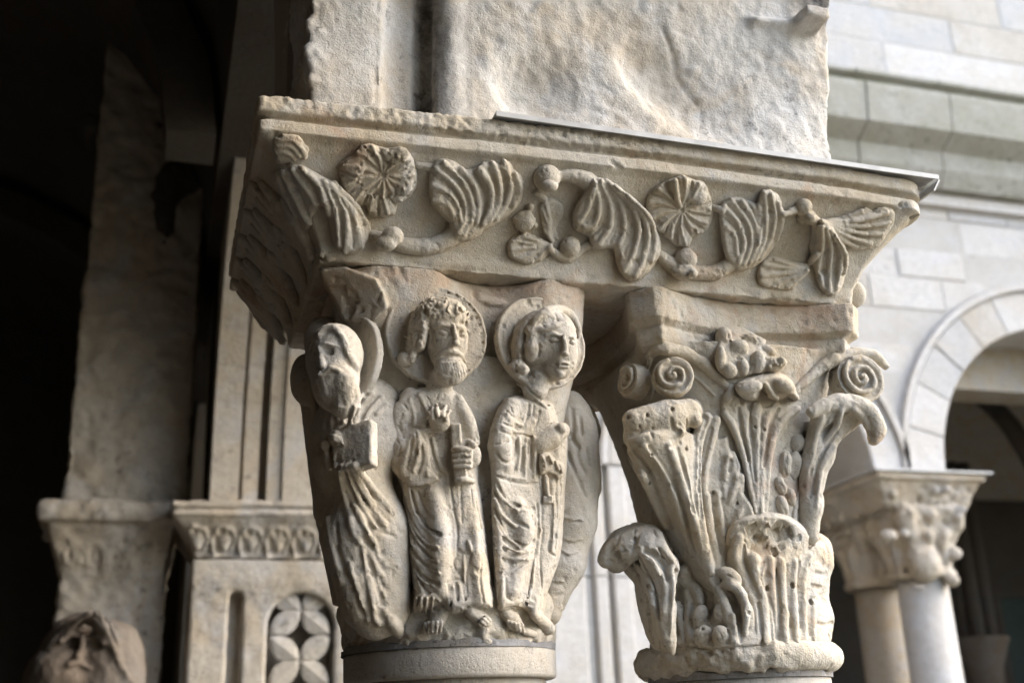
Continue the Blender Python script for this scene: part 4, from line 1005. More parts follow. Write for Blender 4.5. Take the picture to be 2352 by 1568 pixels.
f2.ridge(A4(760, 520, 900, 430, 1020, 360), (22, 25, 20), -6, 8)
f2.blob(A4(1015, 330)[0], (13, 12, 11), 2, 0, 5)
for pts, r in ((A4(520, 450, 530, 620, 500, 800), 4), (A4(610, 450, 600, 620, 590, 900), 3.5), (A4(700, 440, 705, 640, 700, 900), 3.5), (A4(250, 850, 400, 900, 600, 930), 3), (A4(380, 160, 480, 260, 560, 300), 3), (A4(330, 310, 450, 360, 560, 380), 3)): f2.ridge(pts, r, 1, 4)
# draped hand and scroll below it
f2.pad(A4(760, 640, 870, 620, 960, 700, 1050, 760, 1060, 860, 990, 960, 930, 960, 860, 860, 770, 870), 12, 12, 4, 3)
for pts in (A4(790, 650, 830, 740, 830, 820), A4(870, 650, 920, 740), A4(950, 720, 990, 820), A4(1000, 760, 1030, 850)): f2.ridge(pts, 3.2, 6, 2)
f2.blob(A4(920, 920)[0], (19, 10, 13), 2, -10, 4, op='s'); f2.ridge(A4(835, 900, 845, 1020, 865, 1130), (6, 6, 5.5), 5, 2)
f2.groove(A4(795, 900, 800, 1060, 815, 1200), 3.4, 0, 2); f2.groove(A4(880, 960, 890, 1110), 3, 0, 3); f2.slab(A4(860, 1165)[0], (11, 9, 7), 3, 0, 2, 2)
f2.groove(A4(745, 640, 755, 900, 790, 1200, 790, 1500), 2.6, 0, 2)
for pts, r in ((A4(960, 960, 960, 1200, 920, 1500), 3.2), (A4(1015, 960, 1010, 1200, 980, 1500), 2.8)): f2.groove(pts, r, 0, 2)
# swinging skirt folds
for pts, r in ((A4(260, 980, 340, 1130, 480, 1230, 640, 1280, 700, 1270), 4.5), (A4(230, 1050, 320, 1250, 450, 1400, 620, 1490), 5), (R4(1400, 420, 1450, 560, 1540, 650, 1620, 680, 1660, 640), 5.5), (R4(1395, 560, 1470, 640, 1540, 690, 1640, 700), 4.5),
               (R4(1400, 640, 1470, 700, 1560, 740, 1620, 720), 4), (R4(1410, 720, 1470, 770, 1540, 790, 1610, 770), 3.6), (R4(1420, 870, 1450, 830, 1530, 820, 1620, 780), 3.4), (R4(1450, 880, 1440, 980, 1430, 1080), 3.4), (R4(1475, 890, 1480, 1000), 3),
               (R4(1680, 400, 1690, 560, 1670, 700, 1640, 900, 1610, 1060), 3.2), (R4(1720, 560, 1700, 760, 1710, 960, 1700, 1080), 2.8), (R4(1480, 1000, 1520, 1035, 1560, 1010), 2.4), (R4(1440, 1085, 1530, 1070, 1600, 1090), 3),
               (R4(1775, 380, 1770, 560, 1755, 700, 1800, 740), 3), (R4(1810, 380, 1810, 560, 1800, 690), 2.8), (R4(1830, 690, 1850, 700), 4)): f2.groove(pts, r, 0, 1.6)
for pts, r in ((A4(260, 1060, 350, 1180, 500, 1290, 680, 1340), 3.5), (A4(230, 1160, 330, 1350, 480, 1480), 4), (R4(1400, 480, 1470, 600, 1560, 670, 1650, 680), 3.6), (R4(1400, 610, 1480, 680, 1570, 715, 1650, 700), 3.2), (R4(1410, 690, 1490, 750, 1590, 760), 3), (R4(1455, 890, 1450, 990, 1440, 1080), 4),
               (R4(1790, 380, 1788, 560, 1775, 700), 3), (R4(1640, 930, 1620, 1060), 3), (R4(1665, 760, 1650, 940), 2.6)): f2.ridge(pts, r, 2, 3)
f2.ridge(R4(1470, 1110, 1520, 1150, 1560, 1200), (13, 17, 13), 3, 5)
for k in range(5): f2.ridge(R4(1490+k*22, 1165+k*5, 1500+k*22, 1205+k*6), 4.4, 9, 1.2, 'u', 1)
f2.ridge(R4(1660, 1120, 1720, 1170, 1760, 1210), (10, 14, 12), 2, 6); f2.ridge(R4(1600, 1230, 1660, 1250), (9, 8), 2, 6)

# ---------------------------------------------------------------- figure seen from its side at the back right corner
f3 = vbox(1255, 880, 1400, 1490, 1.235, 1.66, .0024); f3.under = [lb]
def at(F_, y, *a): return [on_y(u, v, y) for u, v in F_(*a)]
f3.chain(at(A4, 1.50, 1120, 60, 1150, 200, 1170, 400, 1180, 600), [.022, .030, .032, .030], .015)
f3.chain(at(A4, 1.50, 1215, 620, 1270, 800, 1300, 960, 1320, 1090), [.030, .026, .020, .010], .012)
f3.chain(at(A4, 1.50, 1100, 800, 1130, 1100, 1130, 1400), [.034, .038, .038], .02)
f3.chain(at(R4, 1.50, 1890, 420, 1890, 620, 1850, 800, 1790, 960, 1750, 1100), [.032, .031, .028, .024, .02], .015)
f3.chain(at(A4, 1.56, 1310, 150, 1350, 350, 1340, 540), [.014, .018, .014], .01)
for pts in (A4(1090, 620, 1150, 780, 1230, 960, 1300, 1120), A4(1210, 560, 1220, 680, 1300, 850), A4(1100, 380, 1150, 460, 1220, 560), A4(1320, 600, 1350, 760), A4(1140, 100, 1160, 300, 1150, 450), A4(1240, 200, 1260, 400)): f3.groove(pts, 5, 0, 3)
for pts in (R4(1850, 480, 1910, 500, 1975, 500), R4(1855, 620, 1910, 640, 1965, 625), R4(1840, 700, 1890, 725, 1950, 710), R4(1780, 900, 1830, 905, 1870, 900)): f3.ridge(pts, 3, 1, 2); f3.groove([(a, b+5) for a, b in pts], 2.5, 0, 2)
f3.groove(R4(1735, 985, 1790, 1000, 1850, 985), 4, 0, 2); f3.groove(R4(1720, 1160, 1780, 1170), 3, 0, 2)
f3.blob(R4(1740, 1200)[0], (22, 16, 14), 0, -30, 4)

# ---------------------------------------------------------------- bearded saint at the dark front-left corner
f0 = vbox(690, 700, 960, 1480, 1.235, 1.62, .0020); f0.under = [lb]
hn = np.array([-.95, -.30, .05]); P0 = on_y(*A5(700, 760)[0], 1.40); q = f0.px(P0)
def disc_at(v, P, R, th, n, op='u', k=.001):
    n = np.asarray(n, float)/np.linalg.norm(n); rg = v.region(P-R-.01, P+R+.01)
    if rg is None: return
    sl, X, Y, Z = rg; w_ = (X-P[0])*n[0]+(Y-P[1])*n[1]+(Z-P[2])*n[2]
    rad = np.sqrt(np.maximum((X-P[0])**2+(Y-P[1])**2+(Z-P[2])**2-w_**2, 0)); a = rad-R+.003; b = np.abs(w_)-th+.003
    v.comb(sl, np.sqrt(np.maximum(a, 0)**2+np.maximum(b, 0)**2)+np.minimum(np.maximum(a, b), 0)-.003, op, k)
disc_at(f0, on_y(*A5(830, 850)[0], 1.430), .067, .006, np.array((-.88, -.46, .05)))
HF = A5(600, 850)[0]
f0.ell(on_y(*HF, 1.383), (.033, .042, .050), np.eye(3), .004)
f0.ell(on_y(*A5(600, 700)[0], 1.385), (.037, .042, .040), np.eye(3), .01)
f0.ell(on_y(*A5(620, 1120)[0], 1.368), (.030, .032, .038), np.eye(3), .01)
f0.ridge(A5(380, 420, 470, 330, 600, 320, 700, 430, 760, 560, 800, 700, 860, 800, 930, 900), (7, 9, 10, 9, 9, 9, 9, 8), 3, 4)
for k in range(8): f0.groove(A5(800+k*16, 660+k*34, 860+k*14, 690+k*34), 2.4, 3, 1.5)
for pts in (A5(420, 400, 520, 370, 640, 380, 740, 480, 800, 620), A5(400, 450, 500, 400, 620, 410, 700, 500, 760, 640), A5(450, 350, 560, 320, 680, 350, 790, 450), A5(760, 700, 820, 820, 880, 900), A5(720, 620, 780, 760, 830, 880)): f0.groove(pts, 2.4, 1, 1.5)
f0.ridge(A5(430, 560, 480, 540, 560, 560), 3.6, 2, 3); f0.blob(A5(500, 640)[0], (15, 11, 10), 3, -30, 3, op='s'); f0.blob(A5(570, 650)[0], (4, 5, 6), 1, 0, 1, op='s')
f0.ridge(A5(380, 600, 400, 740, 430, 860), (5, 6, 8), 4, 4); f0.ridge(A5(600, 560, 680, 600), 3, 1, 3)
f0.ridge(A5(460, 950, 560, 900, 680, 950, 760, 1050), 5, 2, 3); f0.groove(A5(480, 990, 580, 960, 680, 1020), 2.5, 0, 2)
for k in range(10): f0.groove(A5(450+k*38, 1030, 480+k*34, 1130, 510+k*26, 1260), 2.2, 0, 2)
f0.blob(A5(400, 990)[0], (9, 7, 8), 2, 0, 3)
# neck, shoulder mantle
f0.ridge(A5(760, 1100, 780, 1250, 760, 1400), (26, 32, 38), -12, 8)
f0.chain(at(A6, 1.44, 900, -40, 850, 200, 800, 400, 780, 700), [.034, .042, .045, .046], .02)
f0.chain(at(A6, 1.43, 1150, 40, 1200, 260, 1180, 520), [.030, .034, .034], .02)
for pts, r in ((A6(960, -60, 870, 80, 800, 320), 6), (A6(1080, -80, 960, 60, 900, 200, 880, 320), 6), (A6(1200, -40, 1080, 80, 1000, 200, 960, 320), 5), (A6(1260, 40, 1140, 160), 5), (A6(700, 80, 740, 260), 5)): f0.ridge(pts, r, 1, 3)
for pts, r in ((A6(900, -40, 830, 120, 780, 300), 4), (A6(1020, -60, 930, 80, 860, 300), 4), (A6(1140, -40, 1030, 80, 960, 220), 4), (A6(560, 180, 540, 330), 4), (A6(640, 200, 640, 330), 4)): f0.groove(pts, r, 0, 3)
# lower robe: waist to feet
f0.chain(at(A6, 1.45, 900, 800, 980, 1200, 1050, 1500), [.042, .044, .044], .02)
f0.chain(at(A7, 1.455, 560, 300, 640, 600, 720, 900, 800, 1100), [.040, .037, .032, .026], .02)
f0.chain(at(A7, 1.45, 900, 200, 930, 600, 950, 1000), [.032, .030, .026], .02)
f0.chain(at(A6, 1.50, 560, 900, 600, 1300), [.022, .024], .02)
# book, hand, sleeve
Pb = on_y(*A6(885, 560)[0], 1.376); bx = np.array([.74, -.66, .10]); bx /= np.linalg.norm(bx); bz = np.array([.08, .12, 1.0]); bz -= bz.dot(bx)*bx; bz /= np.linalg.norm(bz); by = np.cross(bz, bx)
f0.box(Pb, (.029, .009, .031), [bx, by, bz], .003, .004); f0.ridge(A6(700, 770, 820, 770, 960, 800), 5, 0, 3)
f0.blob(A6(650, 440)[0], (16, 19, 14), 6, 0, 4)
for k in range(4): f0.ridge(A6(600+k*36, 400+k*10, 640+k*32, 470+k*14), 4.5, 8, 1.5, 'u', 1)
f0.ridge(A6(545, 560, 560, 680, 575, 790), (11, 12, 8), 4, 4); f0.groove(A6(600, 560, 620, 700, 650, 860), 5, 0, 4); f0.blob(A6(530, 520)[0], (12, 14, 10), 3, 0, 4)
# fan of robe folds
fan = ((A6(740, 800, 790, 1000, 880, 1240, 1000, 1480, 1030, 1568), 6.5), (A6(790, 790, 860, 1000, 980, 1260, 1130, 1500), 6.5), (A6(840, 780, 940, 980, 1080, 1220, 1230, 1470), 7), (A6(880, 770, 1000, 920, 1150, 1120, 1320, 1320), 8), (A6(700, 830, 740, 1050, 800, 1300, 850, 1500), 6))
for pts, r in fan: f0.ridge(pts, r*1.15, -1, 3)
for pts, r in ((A6(760, 850, 820, 1020, 930, 1290, 1070, 1520), 4), (A6(810, 850, 900, 1040, 1040, 1290, 1180, 1500), 4), (A6(860, 860, 970, 1030, 1110, 1220, 1280, 1420), 4), (A6(720, 900, 770, 1120, 840, 1350), 4)): f0.groove(pts, r, 1, 3)
for pts, r in ((A7(560, 40, 620, 200, 700, 290), 6), (A7(600, 0, 680, 140, 720, 270), 6), (A7(560, 120, 580, 230, 650, 340), 6), (A7(340, 120, 380, 380, 440, 600, 480, 740), 6), (A7(680, 440, 700, 700, 760, 960, 830, 1130), 5), (A7(740, 620, 770, 860, 790, 1000), 4),
               (A7(780, 330, 840, 480, 900, 560, 1010, 580), 5), (A7(760, 460, 800, 580, 870, 680), 5), (A7(800, 660, 850, 800, 880, 860), 5), (A7(830, 860, 860, 960, 930, 1060), 5), (A7(740, 1100, 800, 1100, 840, 1140, 930, 1120), 5), (A7(560, 560, 600, 700, 640, 900, 680, 980), 5)): f0.ridge(pts, r*1.3, -2, 5)
for pts, r in ((A7(640, 400, 680, 620, 720, 900, 750, 1100), 5), (A7(760, 560, 820, 760, 880, 960), 6), (A7(430, 400, 500, 620, 600, 860, 680, 1060), 6), (A7(850, 700, 880, 800), 5), (A7(690, 260, 720, 340, 760, 380), 7), (A7(420, 160, 440, 340), 5), (A7(720, 160, 840, 240, 1000, 290), 3), (A7(900, 540, 1010, 580), 3)): f0.groove(pts, r, 0, 4)
f0.ridge(A7(960, 1120, 1010, 1180, 1040, 1250), (14, 16, 10), 0, 6)

# ---------------------------------------------------------------- figures on the gallery face, in shadow
fz = Vox((.10, 1.36, .11+ZC), (.30, 1.80, .60+ZC), .0032); fz.under = [lb]
def prof(zs_, xs_, y0, r):
    fz.chain([(x, y0, z+ZC) for z, x in zip(zs_, xs_)], r, .012)
prof((.50, .45, .38, .30, .22, .16), (.222, .242, .258, .272, .288, .300), 1.60, [.03, .04, .045, .04, .035, .03])
prof((.53, .49, .40, .30, .22, .17), (.213, .236, .255, .270, .284, .296), 1.49, [.03, .035, .04, .04, .035, .028])
prof((.52, .45, .36, .28, .20), (.220, .242, .260, .274, .288), 1.71, [.03, .035, .04, .035, .03])
fz.ell((.192, 1.62, .515+ZC), (.024, .026, .040), np.eye(3), .02); fz.ell((.196, 1.50, .535+ZC), (.022, .024, .036), np.eye(3), .02)
fz.ell((.240, 1.56, .38+ZC), (.026, .04, .05), np.eye(3), .02); fz.ell((.240, 1.60, .29+ZC), (.024, .04, .05), np.eye(3), .02)
for k in range(16):
    y = 1.43+k*.022; fz.chain([(.206, y, .50+ZC), (.232, y+.01, .34+ZC), (.262, y+.004, .2+ZC)], .007, .008, 's' if k % 2 else 'u')
rs = np.random.RandomState(2)
def finish_left():
    lb.build('bell', M['carve'], lcap, noise=(.0007, 45), extra=left_extra)
    wear = lambda V, N: V+N*(fbm(V, 170, 3)*.0004-np.clip(fbm(V, 75, 3)-.5, 0, 1)*.0035)[:, None]
    for v, nm, lab in ((f1, 'saint_figure', 'bearded saint with dotted halo gripping a short upright shaft'), (f2, 'saint_figure', 'beardless saint with plain halo turning to the right'),
                       (f3, 'saint_figure', 'figure seen side-on with only arm and robe showing'), (f0, 'saint_figure', 'bearded saint holding a book at the shaded corner'), (fz, 'saint_figure', 'row of shadowed robed figures on the gallery side')):
        v.build(nm, M['fig'], lcap, noise=(.0004, 70), label=lab, extra=wear)
# dark cracked joint and the shafts
def ringv(cx, cy, r, z0, z1, n=200, jag=.003):
    V = []; F = []
    for i in range(n):
        a = 2*math.pi*i/n; j = .4*jag*math.sin(i*.43)+.5*jag*math.sin(i*.17+1)+.2*jag*math.sin(i*.91)
        V += [(cx+r*math.cos(a), cy+r*math.sin(a), z0), (cx+(r+j*.6)*math.cos(a), cy+(r+j*.6)*math.sin(a), z1+j)]
    for i in range(n): a = 2*i; b = 2*((i+1) % n); F.append((a, b, b+1, a+1))
    F.append(tuple(range(1, 2*n, 2))); return V, F
part('mortar_joint', *ringv(LX-.008, CYC, .1500, .108+ZC, .1165+ZC), M['joint'], lcap)
lc = empty('column_shaft', (LX, CYC, 0), 'smooth pinkish stone column under the figured capital', 'column')
part('collar', *lathe([(.130, .070+ZC), (.143, .070+ZC), (.1465, .0715+ZC), (0.148, .075+ZC), (.1485, .104+ZC), (.1475, .108+ZC), (.12, .1085+ZC)], LX-.006, CYC, 96), M['shaft'], lc, True)
part('shaft', *lathe([(.17, 0), (.17, .25), (.14, .3), (.136, 1.0), (.133, .0699+ZC)], LX-.006, CYC, 72), M['shaft'], lc, True)
# ================================================================ LEAF CAPITAL
AXC = RX-.013
rb_ = Vox((RX-.245, CYC-.245, .055+ZC), (RX+.245, CYC+.245, .614+ZC), .0029)
rb_.func(bell(RX, [(.100, .128), (.20, .128), (.30, .132), (.38, .142), (.45, .155), (.50, .168), (.54, .178)], [(.10, 2), (.35, 2.2), (.54, 3.2)]))
# abacus with concave moulded sides and cut corners
def abac(X, Y, Z):
    z = Z-ZC; t = (z-.520)/(.611-.520)
    inset = np.interp(t, [0, .12, .2, .36, .40, .46, .50, 1], [.030, .020, .016, .014, .017, .010, .004, .0])
    ax = np.abs(X-AXC); ay = np.abs(Y-CYC+.0); h = .197-inset
    cx_ = .036*(1-np.clip(ax/.155, 0, 1)**2); cy_ = .036*(1-np.clip(ay/.155, 0, 1)**2)
    d = np.maximum(ax-(h-cy_), ay-(h-cx_)); d = np.maximum(d, (ax+ay-2*h+.028)*.707)
    return np.maximum(d, np.maximum(.520-z, z-.611))
rb_.func(abac, k=.006)
# astragal
rb_.torus(np.array([RX, CYC, .091+ZC]), .134, .0215, (0, 0, 1), .004)
for u, v, r in ((1560, 1492, 16), (1620, 1494, 18), (1672, 1500, 14), (1590, 1520, 14)): rb_.blob((u, v), (r, r*.5, 10), lift=6, ang=rs.uniform(-30, 30), k=4, op='s')
fracture(rb_, TT(1495, 1480, 1690, 1485, 1690, 1530, 1500, 1535), 16, 9, 3, 23)
RB = rb_
def make_scroll(F_, c, R0, y, n, th, spin=1, start=0, turns=2.1, name='scroll', R1f=.12, rband=None, label=None):
    """corner scroll: a thick drum with a spiral ridge standing on it"""
    P = on_y(*F_(*c)[0], y); q = np.linalg.norm(P-EYE)/FPX; R = R0*q; n = np.asarray(n, float); n /= np.linalg.norm(n)
    v = Vox(P-R*1.15-.035, P+R*1.15+.035, .0013); v.under = [rb_]
    disc_at(v, P-n*th, R, th, n, k=.002)
    a = np.cross(n, (0, 0, 1.0)); a /= np.linalg.norm(a); b = np.cross(a, n)
    if b[2] < 0: b = -b
    pts = []; rad = []
    for i in range(46):
        t = i/45; ang = start+spin*t*turns*2*math.pi; rr = R*(.90*(1-t)**1.05+R1f*.5)
        pts.append(P+rr*(a*math.cos(ang)+b*math.sin(ang))+n*.002); rad.append((.085*R+.0012)*(1-.3*t)+.0008)
    v.chain(pts, [r*1.25 for r in rad], .002, 's', 1)
    v.chain([p+n*.001 for p in pts], rad, .0015, 'u', 1) if False else None
    pts2 = [P+((R*(.90*(1-i/45)**1.05+R1f*.5))-R*.14)*(a*math.cos(start+spin*i/45*turns*2*math.pi)+b*math.sin(start+spin*i/45*turns*2*math.pi))+n*.0015 for i in range(38)]
    v.chain(pts2, [R*.10]*len(pts2), .002, 'u', 1)
    v.ell(P+n*.003, (R*.12, R*.12, R*.12), np.eye(3), .001)
    return v
def leafvox(u0, v0, u1, v1, ya=1.25, yb=1.60, h=.0016):
    v = vbox(u0, v0, u1, v1, ya, yb, h); v.under = [rb_]; return v
parts_r = []
# --- scrolls
s1 = make_scroll(R5, (655, 705), 46, 1.395, (-.35, -1, .05), .012, -1, 1.3, 1.9); parts_r.append(('scroll', s1))
s1b = make_scroll(R5, (345, 740), 40, 1.45, (-1, -.22, .05), .014, 1, 1.0, 1.7); parts_r.append(('scroll', s1b))
s2 = make_scroll(R5, (1885, 722), 56, 1.395, (-.06, -1, .04), .018, -1, 1.5, 2.3); parts_r.append(('scroll', s2))
v = leafvox(1410, 790, 1780, 950)                                 # the bands that feed the scrolls
v.ridge(R5(470, 620, 520, 560, 600, 535, 720, 560, 840, 630, 940, 720, 1010, 790), (10, 13, 15, 15, 14, 12, 8), 0, 5)
v.ridge(R5(500, 600, 490, 700, 520, 800, 500, 870), (6, 6, 5, 4), 4, 3)
v.ridge(R5(720, 680, 820, 740, 920, 840), 4, 0, 3)
parts_r.append(('scroll_band', v))
v = leafvox(1640, 780, 2060, 950)
v.ridge(R5(1450, 810, 1560, 700, 1700, 610, 1830, 568, 1960, 580, 2040, 650), (10, 14, 16, 15, 13, 9), 0, 5)
parts_r.append(('scroll_band', v))
# --- rosette and leaf in the middle of the abacus
v = leafvox(1625, 730, 1850, 960, 1.25, 1.56)
v.pad(R5(935, 500, 930, 440, 985, 380, 1090, 385, 1200, 450, 1260, 480, 1250, 540, 1310, 580, 1390, 600, 1380, 660, 1290, 690, 1180, 700, 1110, 720, 1040, 730, 960, 700, 930, 600), 22, 16, 14, 3)
for x, y, rx, ry, rz, an, li in ((990, 460, 17, 26, 15, 12, 0), (960, 600, 12, 30, 13, 0, 0), (1080, 530, 22, 19, 13, 0, 4), (1020, 680, 17, 17, 13, -20, 2), (1110, 650, 13, 22, 12, 10, 3), (1205, 620, 17, 27, 13, -4, 5), (1305, 640, 25, 17, 13, 0, 3), (1180, 480, 24, 12, 11, -28, 2), (1270, 545, 22, 11, 10, -25, 2), (1360, 620, 10, 12, 10, 0, 2)): v.blob(R5(x, y)[0], (rx, ry, rz), li-3, an, 3)
v.groove(R5(1155, 590, 1150, 690), 2.6, 2, 1.5); v.groove(R5(1040, 420, 1020, 500, 1030, 580), 2.6, 1, 1.5); v.groove(R5(1255, 590, 1262, 680), 2.6, 1, 1.5); v.blob(R5(1105, 468)[0], (4.5, 3.5, 8), 1, 0, 1, op='s'); v.groove(R5(1100, 420, 1180, 450, 1230, 500), 2.2, 1, 1.5)
for k in range(18): v.blob((R5(1320, 640)[0][0]+rs.uniform(-18, 18), R5(1320, 640)[0][1]+rs.uniform(-13, 13)), (2.8, 2.8, 3), 1, 0, 1)
# overhanging lip of the middle leaf
v.pad(R5(1050, 770, 1120, 730, 1230, 700, 1340, 690, 1430, 740, 1475, 850, 1450, 880, 1400, 850, 1330, 880, 1270, 860, 1230, 800, 1200, 870, 1130, 870, 1075, 830), 44, 14, 4, 3)
v.groove(R5(1235, 790, 1260, 840, 1300, 880), 5, 4, 3); v.ridge(R5(1260, 770, 1290, 820, 1330, 860), 6, 2, 3); v.ridge(R5(1360, 760, 1420, 810, 1460, 860), 6, 2, 3)
v.blob(R5(1150, 790)[0], (30, 15, 14), 2, 12, 6); v.blob(R5(1380, 780)[0], (26, 16, 14), 2, -25, 6)
parts_r.append(('rosette', v))
fat = lambda r: tuple(q*1.35+1 for q in (np.atleast_1d(r) if np.size(r) > 1 else (r, r, r, r*.55)))
if True: fracture(v, R5(1180, 420, 1380, 600, 1300, 680, 960, 690, 1000, 420), 8, 7, 2, 24)
# --- tall middle leaf
v = leafvox(1640, 930, 1900, 1340, 1.25, 1.56)
v.pad(R5(975, 850, 1010, 800, 1080, 850, 1090, 900, 1160, 930, 1240, 920, 1330, 900, 1450, 900, 1490, 930, 1420, 1040, 1330, 1150, 1290, 1320, 1265, 1500, 1255, 1690, 1170, 1690, 1150, 1500, 1110, 1300, 1060, 1120, 1010, 1010, 965, 930), 10, 9, 12, 3)
for pts, r in ((R5(1110, 900, 1130, 1100, 1175, 1350, 1200, 1680), 5), (R5(1190, 920, 1195, 1120, 1200, 1300, 1210, 1690), (9, 7, 5, 4)), (R5(1320, 900, 1255, 1000, 1235, 1200, 1228, 1500, 1226, 1690), (5, 6, 5, 5, 4)), (R5(1460, 930, 1360, 1010, 1290, 1150, 1262, 1400, 1250, 1690), 6)): v.ridge(pts, fat(r), -1, 5)
for pts, r in ((R5(1150, 930, 1160, 1120, 1190, 1400), 3.5), (R5(1230, 960, 1222, 1200, 1216, 1640), 3), (R5(1340, 930, 1275, 1080, 1248, 1300), 5), (R5(1080, 920, 1095, 1060, 1140, 1260), 5)): v.groove(pts, r, 0, 1.6)
for x, y in ((1188, 1048), (1248, 1065)): v.blob(R5(x, y)[0], (4, 4.5, 8), 0, 0, 1, op='s')
v.ridge(R5(1030, 790, 1010, 860), (8, 9), 6, 3); v.ridge(R5(990, 960, 1050, 1060, 1110, 1240, 1150, 1420, 1190, 1600), (9, 9, 7, 6, 4), 1, 3)
parts_r.append(('acanthus_leaf', v))
# --- buds climbing beside the middle leaf
v = leafvox(1770, 1020, 1900, 1290, 1.25, 1.56)
for (x, y, rx, ry, an) in ((1535, 1040, 17, 27, -8), (1460, 1155, 18, 22, -20), (1385, 1290, 15, 30, -5), (1440, 1300, 18, 32, -8), (1355, 1430, 13, 22, 20), (1365, 1560, 13, 24, 15), (1420, 1500, 12, 20, 10)): v.blob(R5(x, y)[0], (rx, ry, 13), 3, an, 3)
v.blob(R5(1450, 1300)[0], (12, 25, 6), 3, -8, 2, op='s'); v.ridge(R5(1520, 980, 1560, 1100, 1520, 1250, 1490, 1400, 1450, 1560, 1440, 1690), (6, 8, 7, 6, 6, 6), 1, 3)
for pts in (R5(1400, 1210, 1380, 1300, 1400, 1380), R5(1345, 1400, 1380, 1450, 1420, 1540), R5(1335, 1530, 1370, 1570, 1400, 1640)): v.groove(pts, 2.6, 2, 2)
parts_r.append(('leaf_bud', v))
# --- right corner leaf sweeping out under the scroll
v = leafvox(1800, 930, 2070, 1430, 1.25, 1.60)
v.chain(at(R5, 1.395, 1560, 950, 1640, 910, 1730, 890, 1840, 900, 1930, 960, 1980, 1060, 1965, 1125), [.009, .012, .014, .015, .015, .015, .010], .006)
v.chain(at(R5, 1.41, 1600, 1010, 1720, 940, 1800, 950), [.012, .015, .012], .006)
v.chain([on_y(*R5(x, y)[0], yy) for x, y, yy in ((1790, 1000, 1.425), (1690, 1080, 1.43), (1620, 1230, 1.436), (1575, 1400, 1.444), (1550, 1560, 1.452), (1535, 1750, 1.46))], [.018, .018, .017, .016, .016, .016], .014)
v.chain([on_y(*R5(x, y)[0], yy) for x, y, yy in ((1590, 1010, 1.425), (1560, 1150, 1.427), (1532, 1320, 1.438), (1520, 1500, 1.450), (1510, 1680, 1.462))], [.010, .012, .012, .010, .006], .010)
pass
for pts, r in ((R5(1780, 960, 1740, 1060, 1680, 1130, 1600, 1280, 1560, 1480), 5), (R5(1880, 940, 1850, 1010, 1900, 1060, 1950, 1100), 3), (R5(1670, 990, 1610, 1110, 1560, 1300, 1545, 1500), 4), (R5(1920, 980, 1945, 1040), 2.6)): v.groove(pts, r, 0, 1.8)
for pts, r in ((R5(1750, 940, 1720, 1040, 1640, 1140), 5), (R5(1830, 930, 1890, 990, 1930, 1080), 5), (R5(1620, 980, 1580, 1100, 1550, 1300), 5), (R5(1700, 1180, 1620, 1320, 1590, 1560), 4)): v.ridge(pts, fat(r), -1, 5)
v.blob(R5(1508, 1430)[0], (4, 5, 6), 0, 0, 1, op='s')
parts_r.append(('acanthus_leaf', v))
# --- left corner leaf: heavy rounded tip with long ribs running down
v = leafvox(1390, 920, 1720, 1470, 1.25, 1.62)
v.pad(R5(320, 1040, 350, 940, 430, 910, 560, 900, 700, 870, 800, 860, 850, 930, 830, 1000, 770, 1040, 760, 1110, 700, 1060, 660, 1120, 620, 1150, 560, 1120, 500, 1160, 430, 1150, 350, 1120), 56, 34, 10, 4)
v.chain(at(R5, 1.412, 400, 1010, 500, 1000, 620, 990, 750, 950), [.018, .022, .024, .020], .014)
for x, y, rx, ry, an in ((385, 1090, 20, 20, 0), (470, 1120, 16, 22, 10), (580, 1110, 26, 22, 0), (690, 1070, 16, 16, 20), (790, 1000, 18, 18, 20)): v.blob(R5(x, y)[0], (rx, ry, 16), -4, an, 5)
v.groove(R5(430, 1040, 440, 1110, 430, 1170), 3, 0, 2); v.groove(R5(515, 1050, 525, 1120), 3, 0, 2); v.groove(R5(650, 1030, 655, 1090), 3.5, 0, 2); v.groove(R5(740, 990, 740, 1050), 3, 0, 2)
v.chain([on_y(*R5(x, y)[0], yy) for x, y, yy in ((560, 1080, 1.425), (620, 1250, 1.428), (700, 1450, 1.434), (780, 1690, 1.445), (880, 1950, 1.455))], [.024, .019, .016, .013, .010], .014)
v.chain([on_y(*R5(x, y)[0], yy) for x, y, yy in ((400, 1120, 1.43), (470, 1260, 1.433), (560, 1430, 1.442), (660, 1600, 1.455), (740, 1750, 1.47))], [.016, .014, .012, .010, .006], .012)
v.pad(R5(850, 950, 900, 960, 955, 1010, 950, 1120, 1010, 1100, 1020, 1180, 1060, 1240, 1080, 1330, 1110, 1380, 1110, 1470, 1160, 1540, 1190, 1620, 1180, 1750, 1130, 1830, 1010, 1950, 960, 2150, 880, 2060, 800, 1800, 770, 1500, 770, 1200, 790, 1050), 18, 9, 14, 3)
v.pad(R5(345, 1130, 400, 1300, 480, 1460, 560, 1620, 640, 1820, 760, 2020, 900, 2140, 900, 1900, 850, 1600, 815, 1300, 790, 1100, 600, 1060), 15, 16, 14, 8, T2=3, tdir=(60, 300))
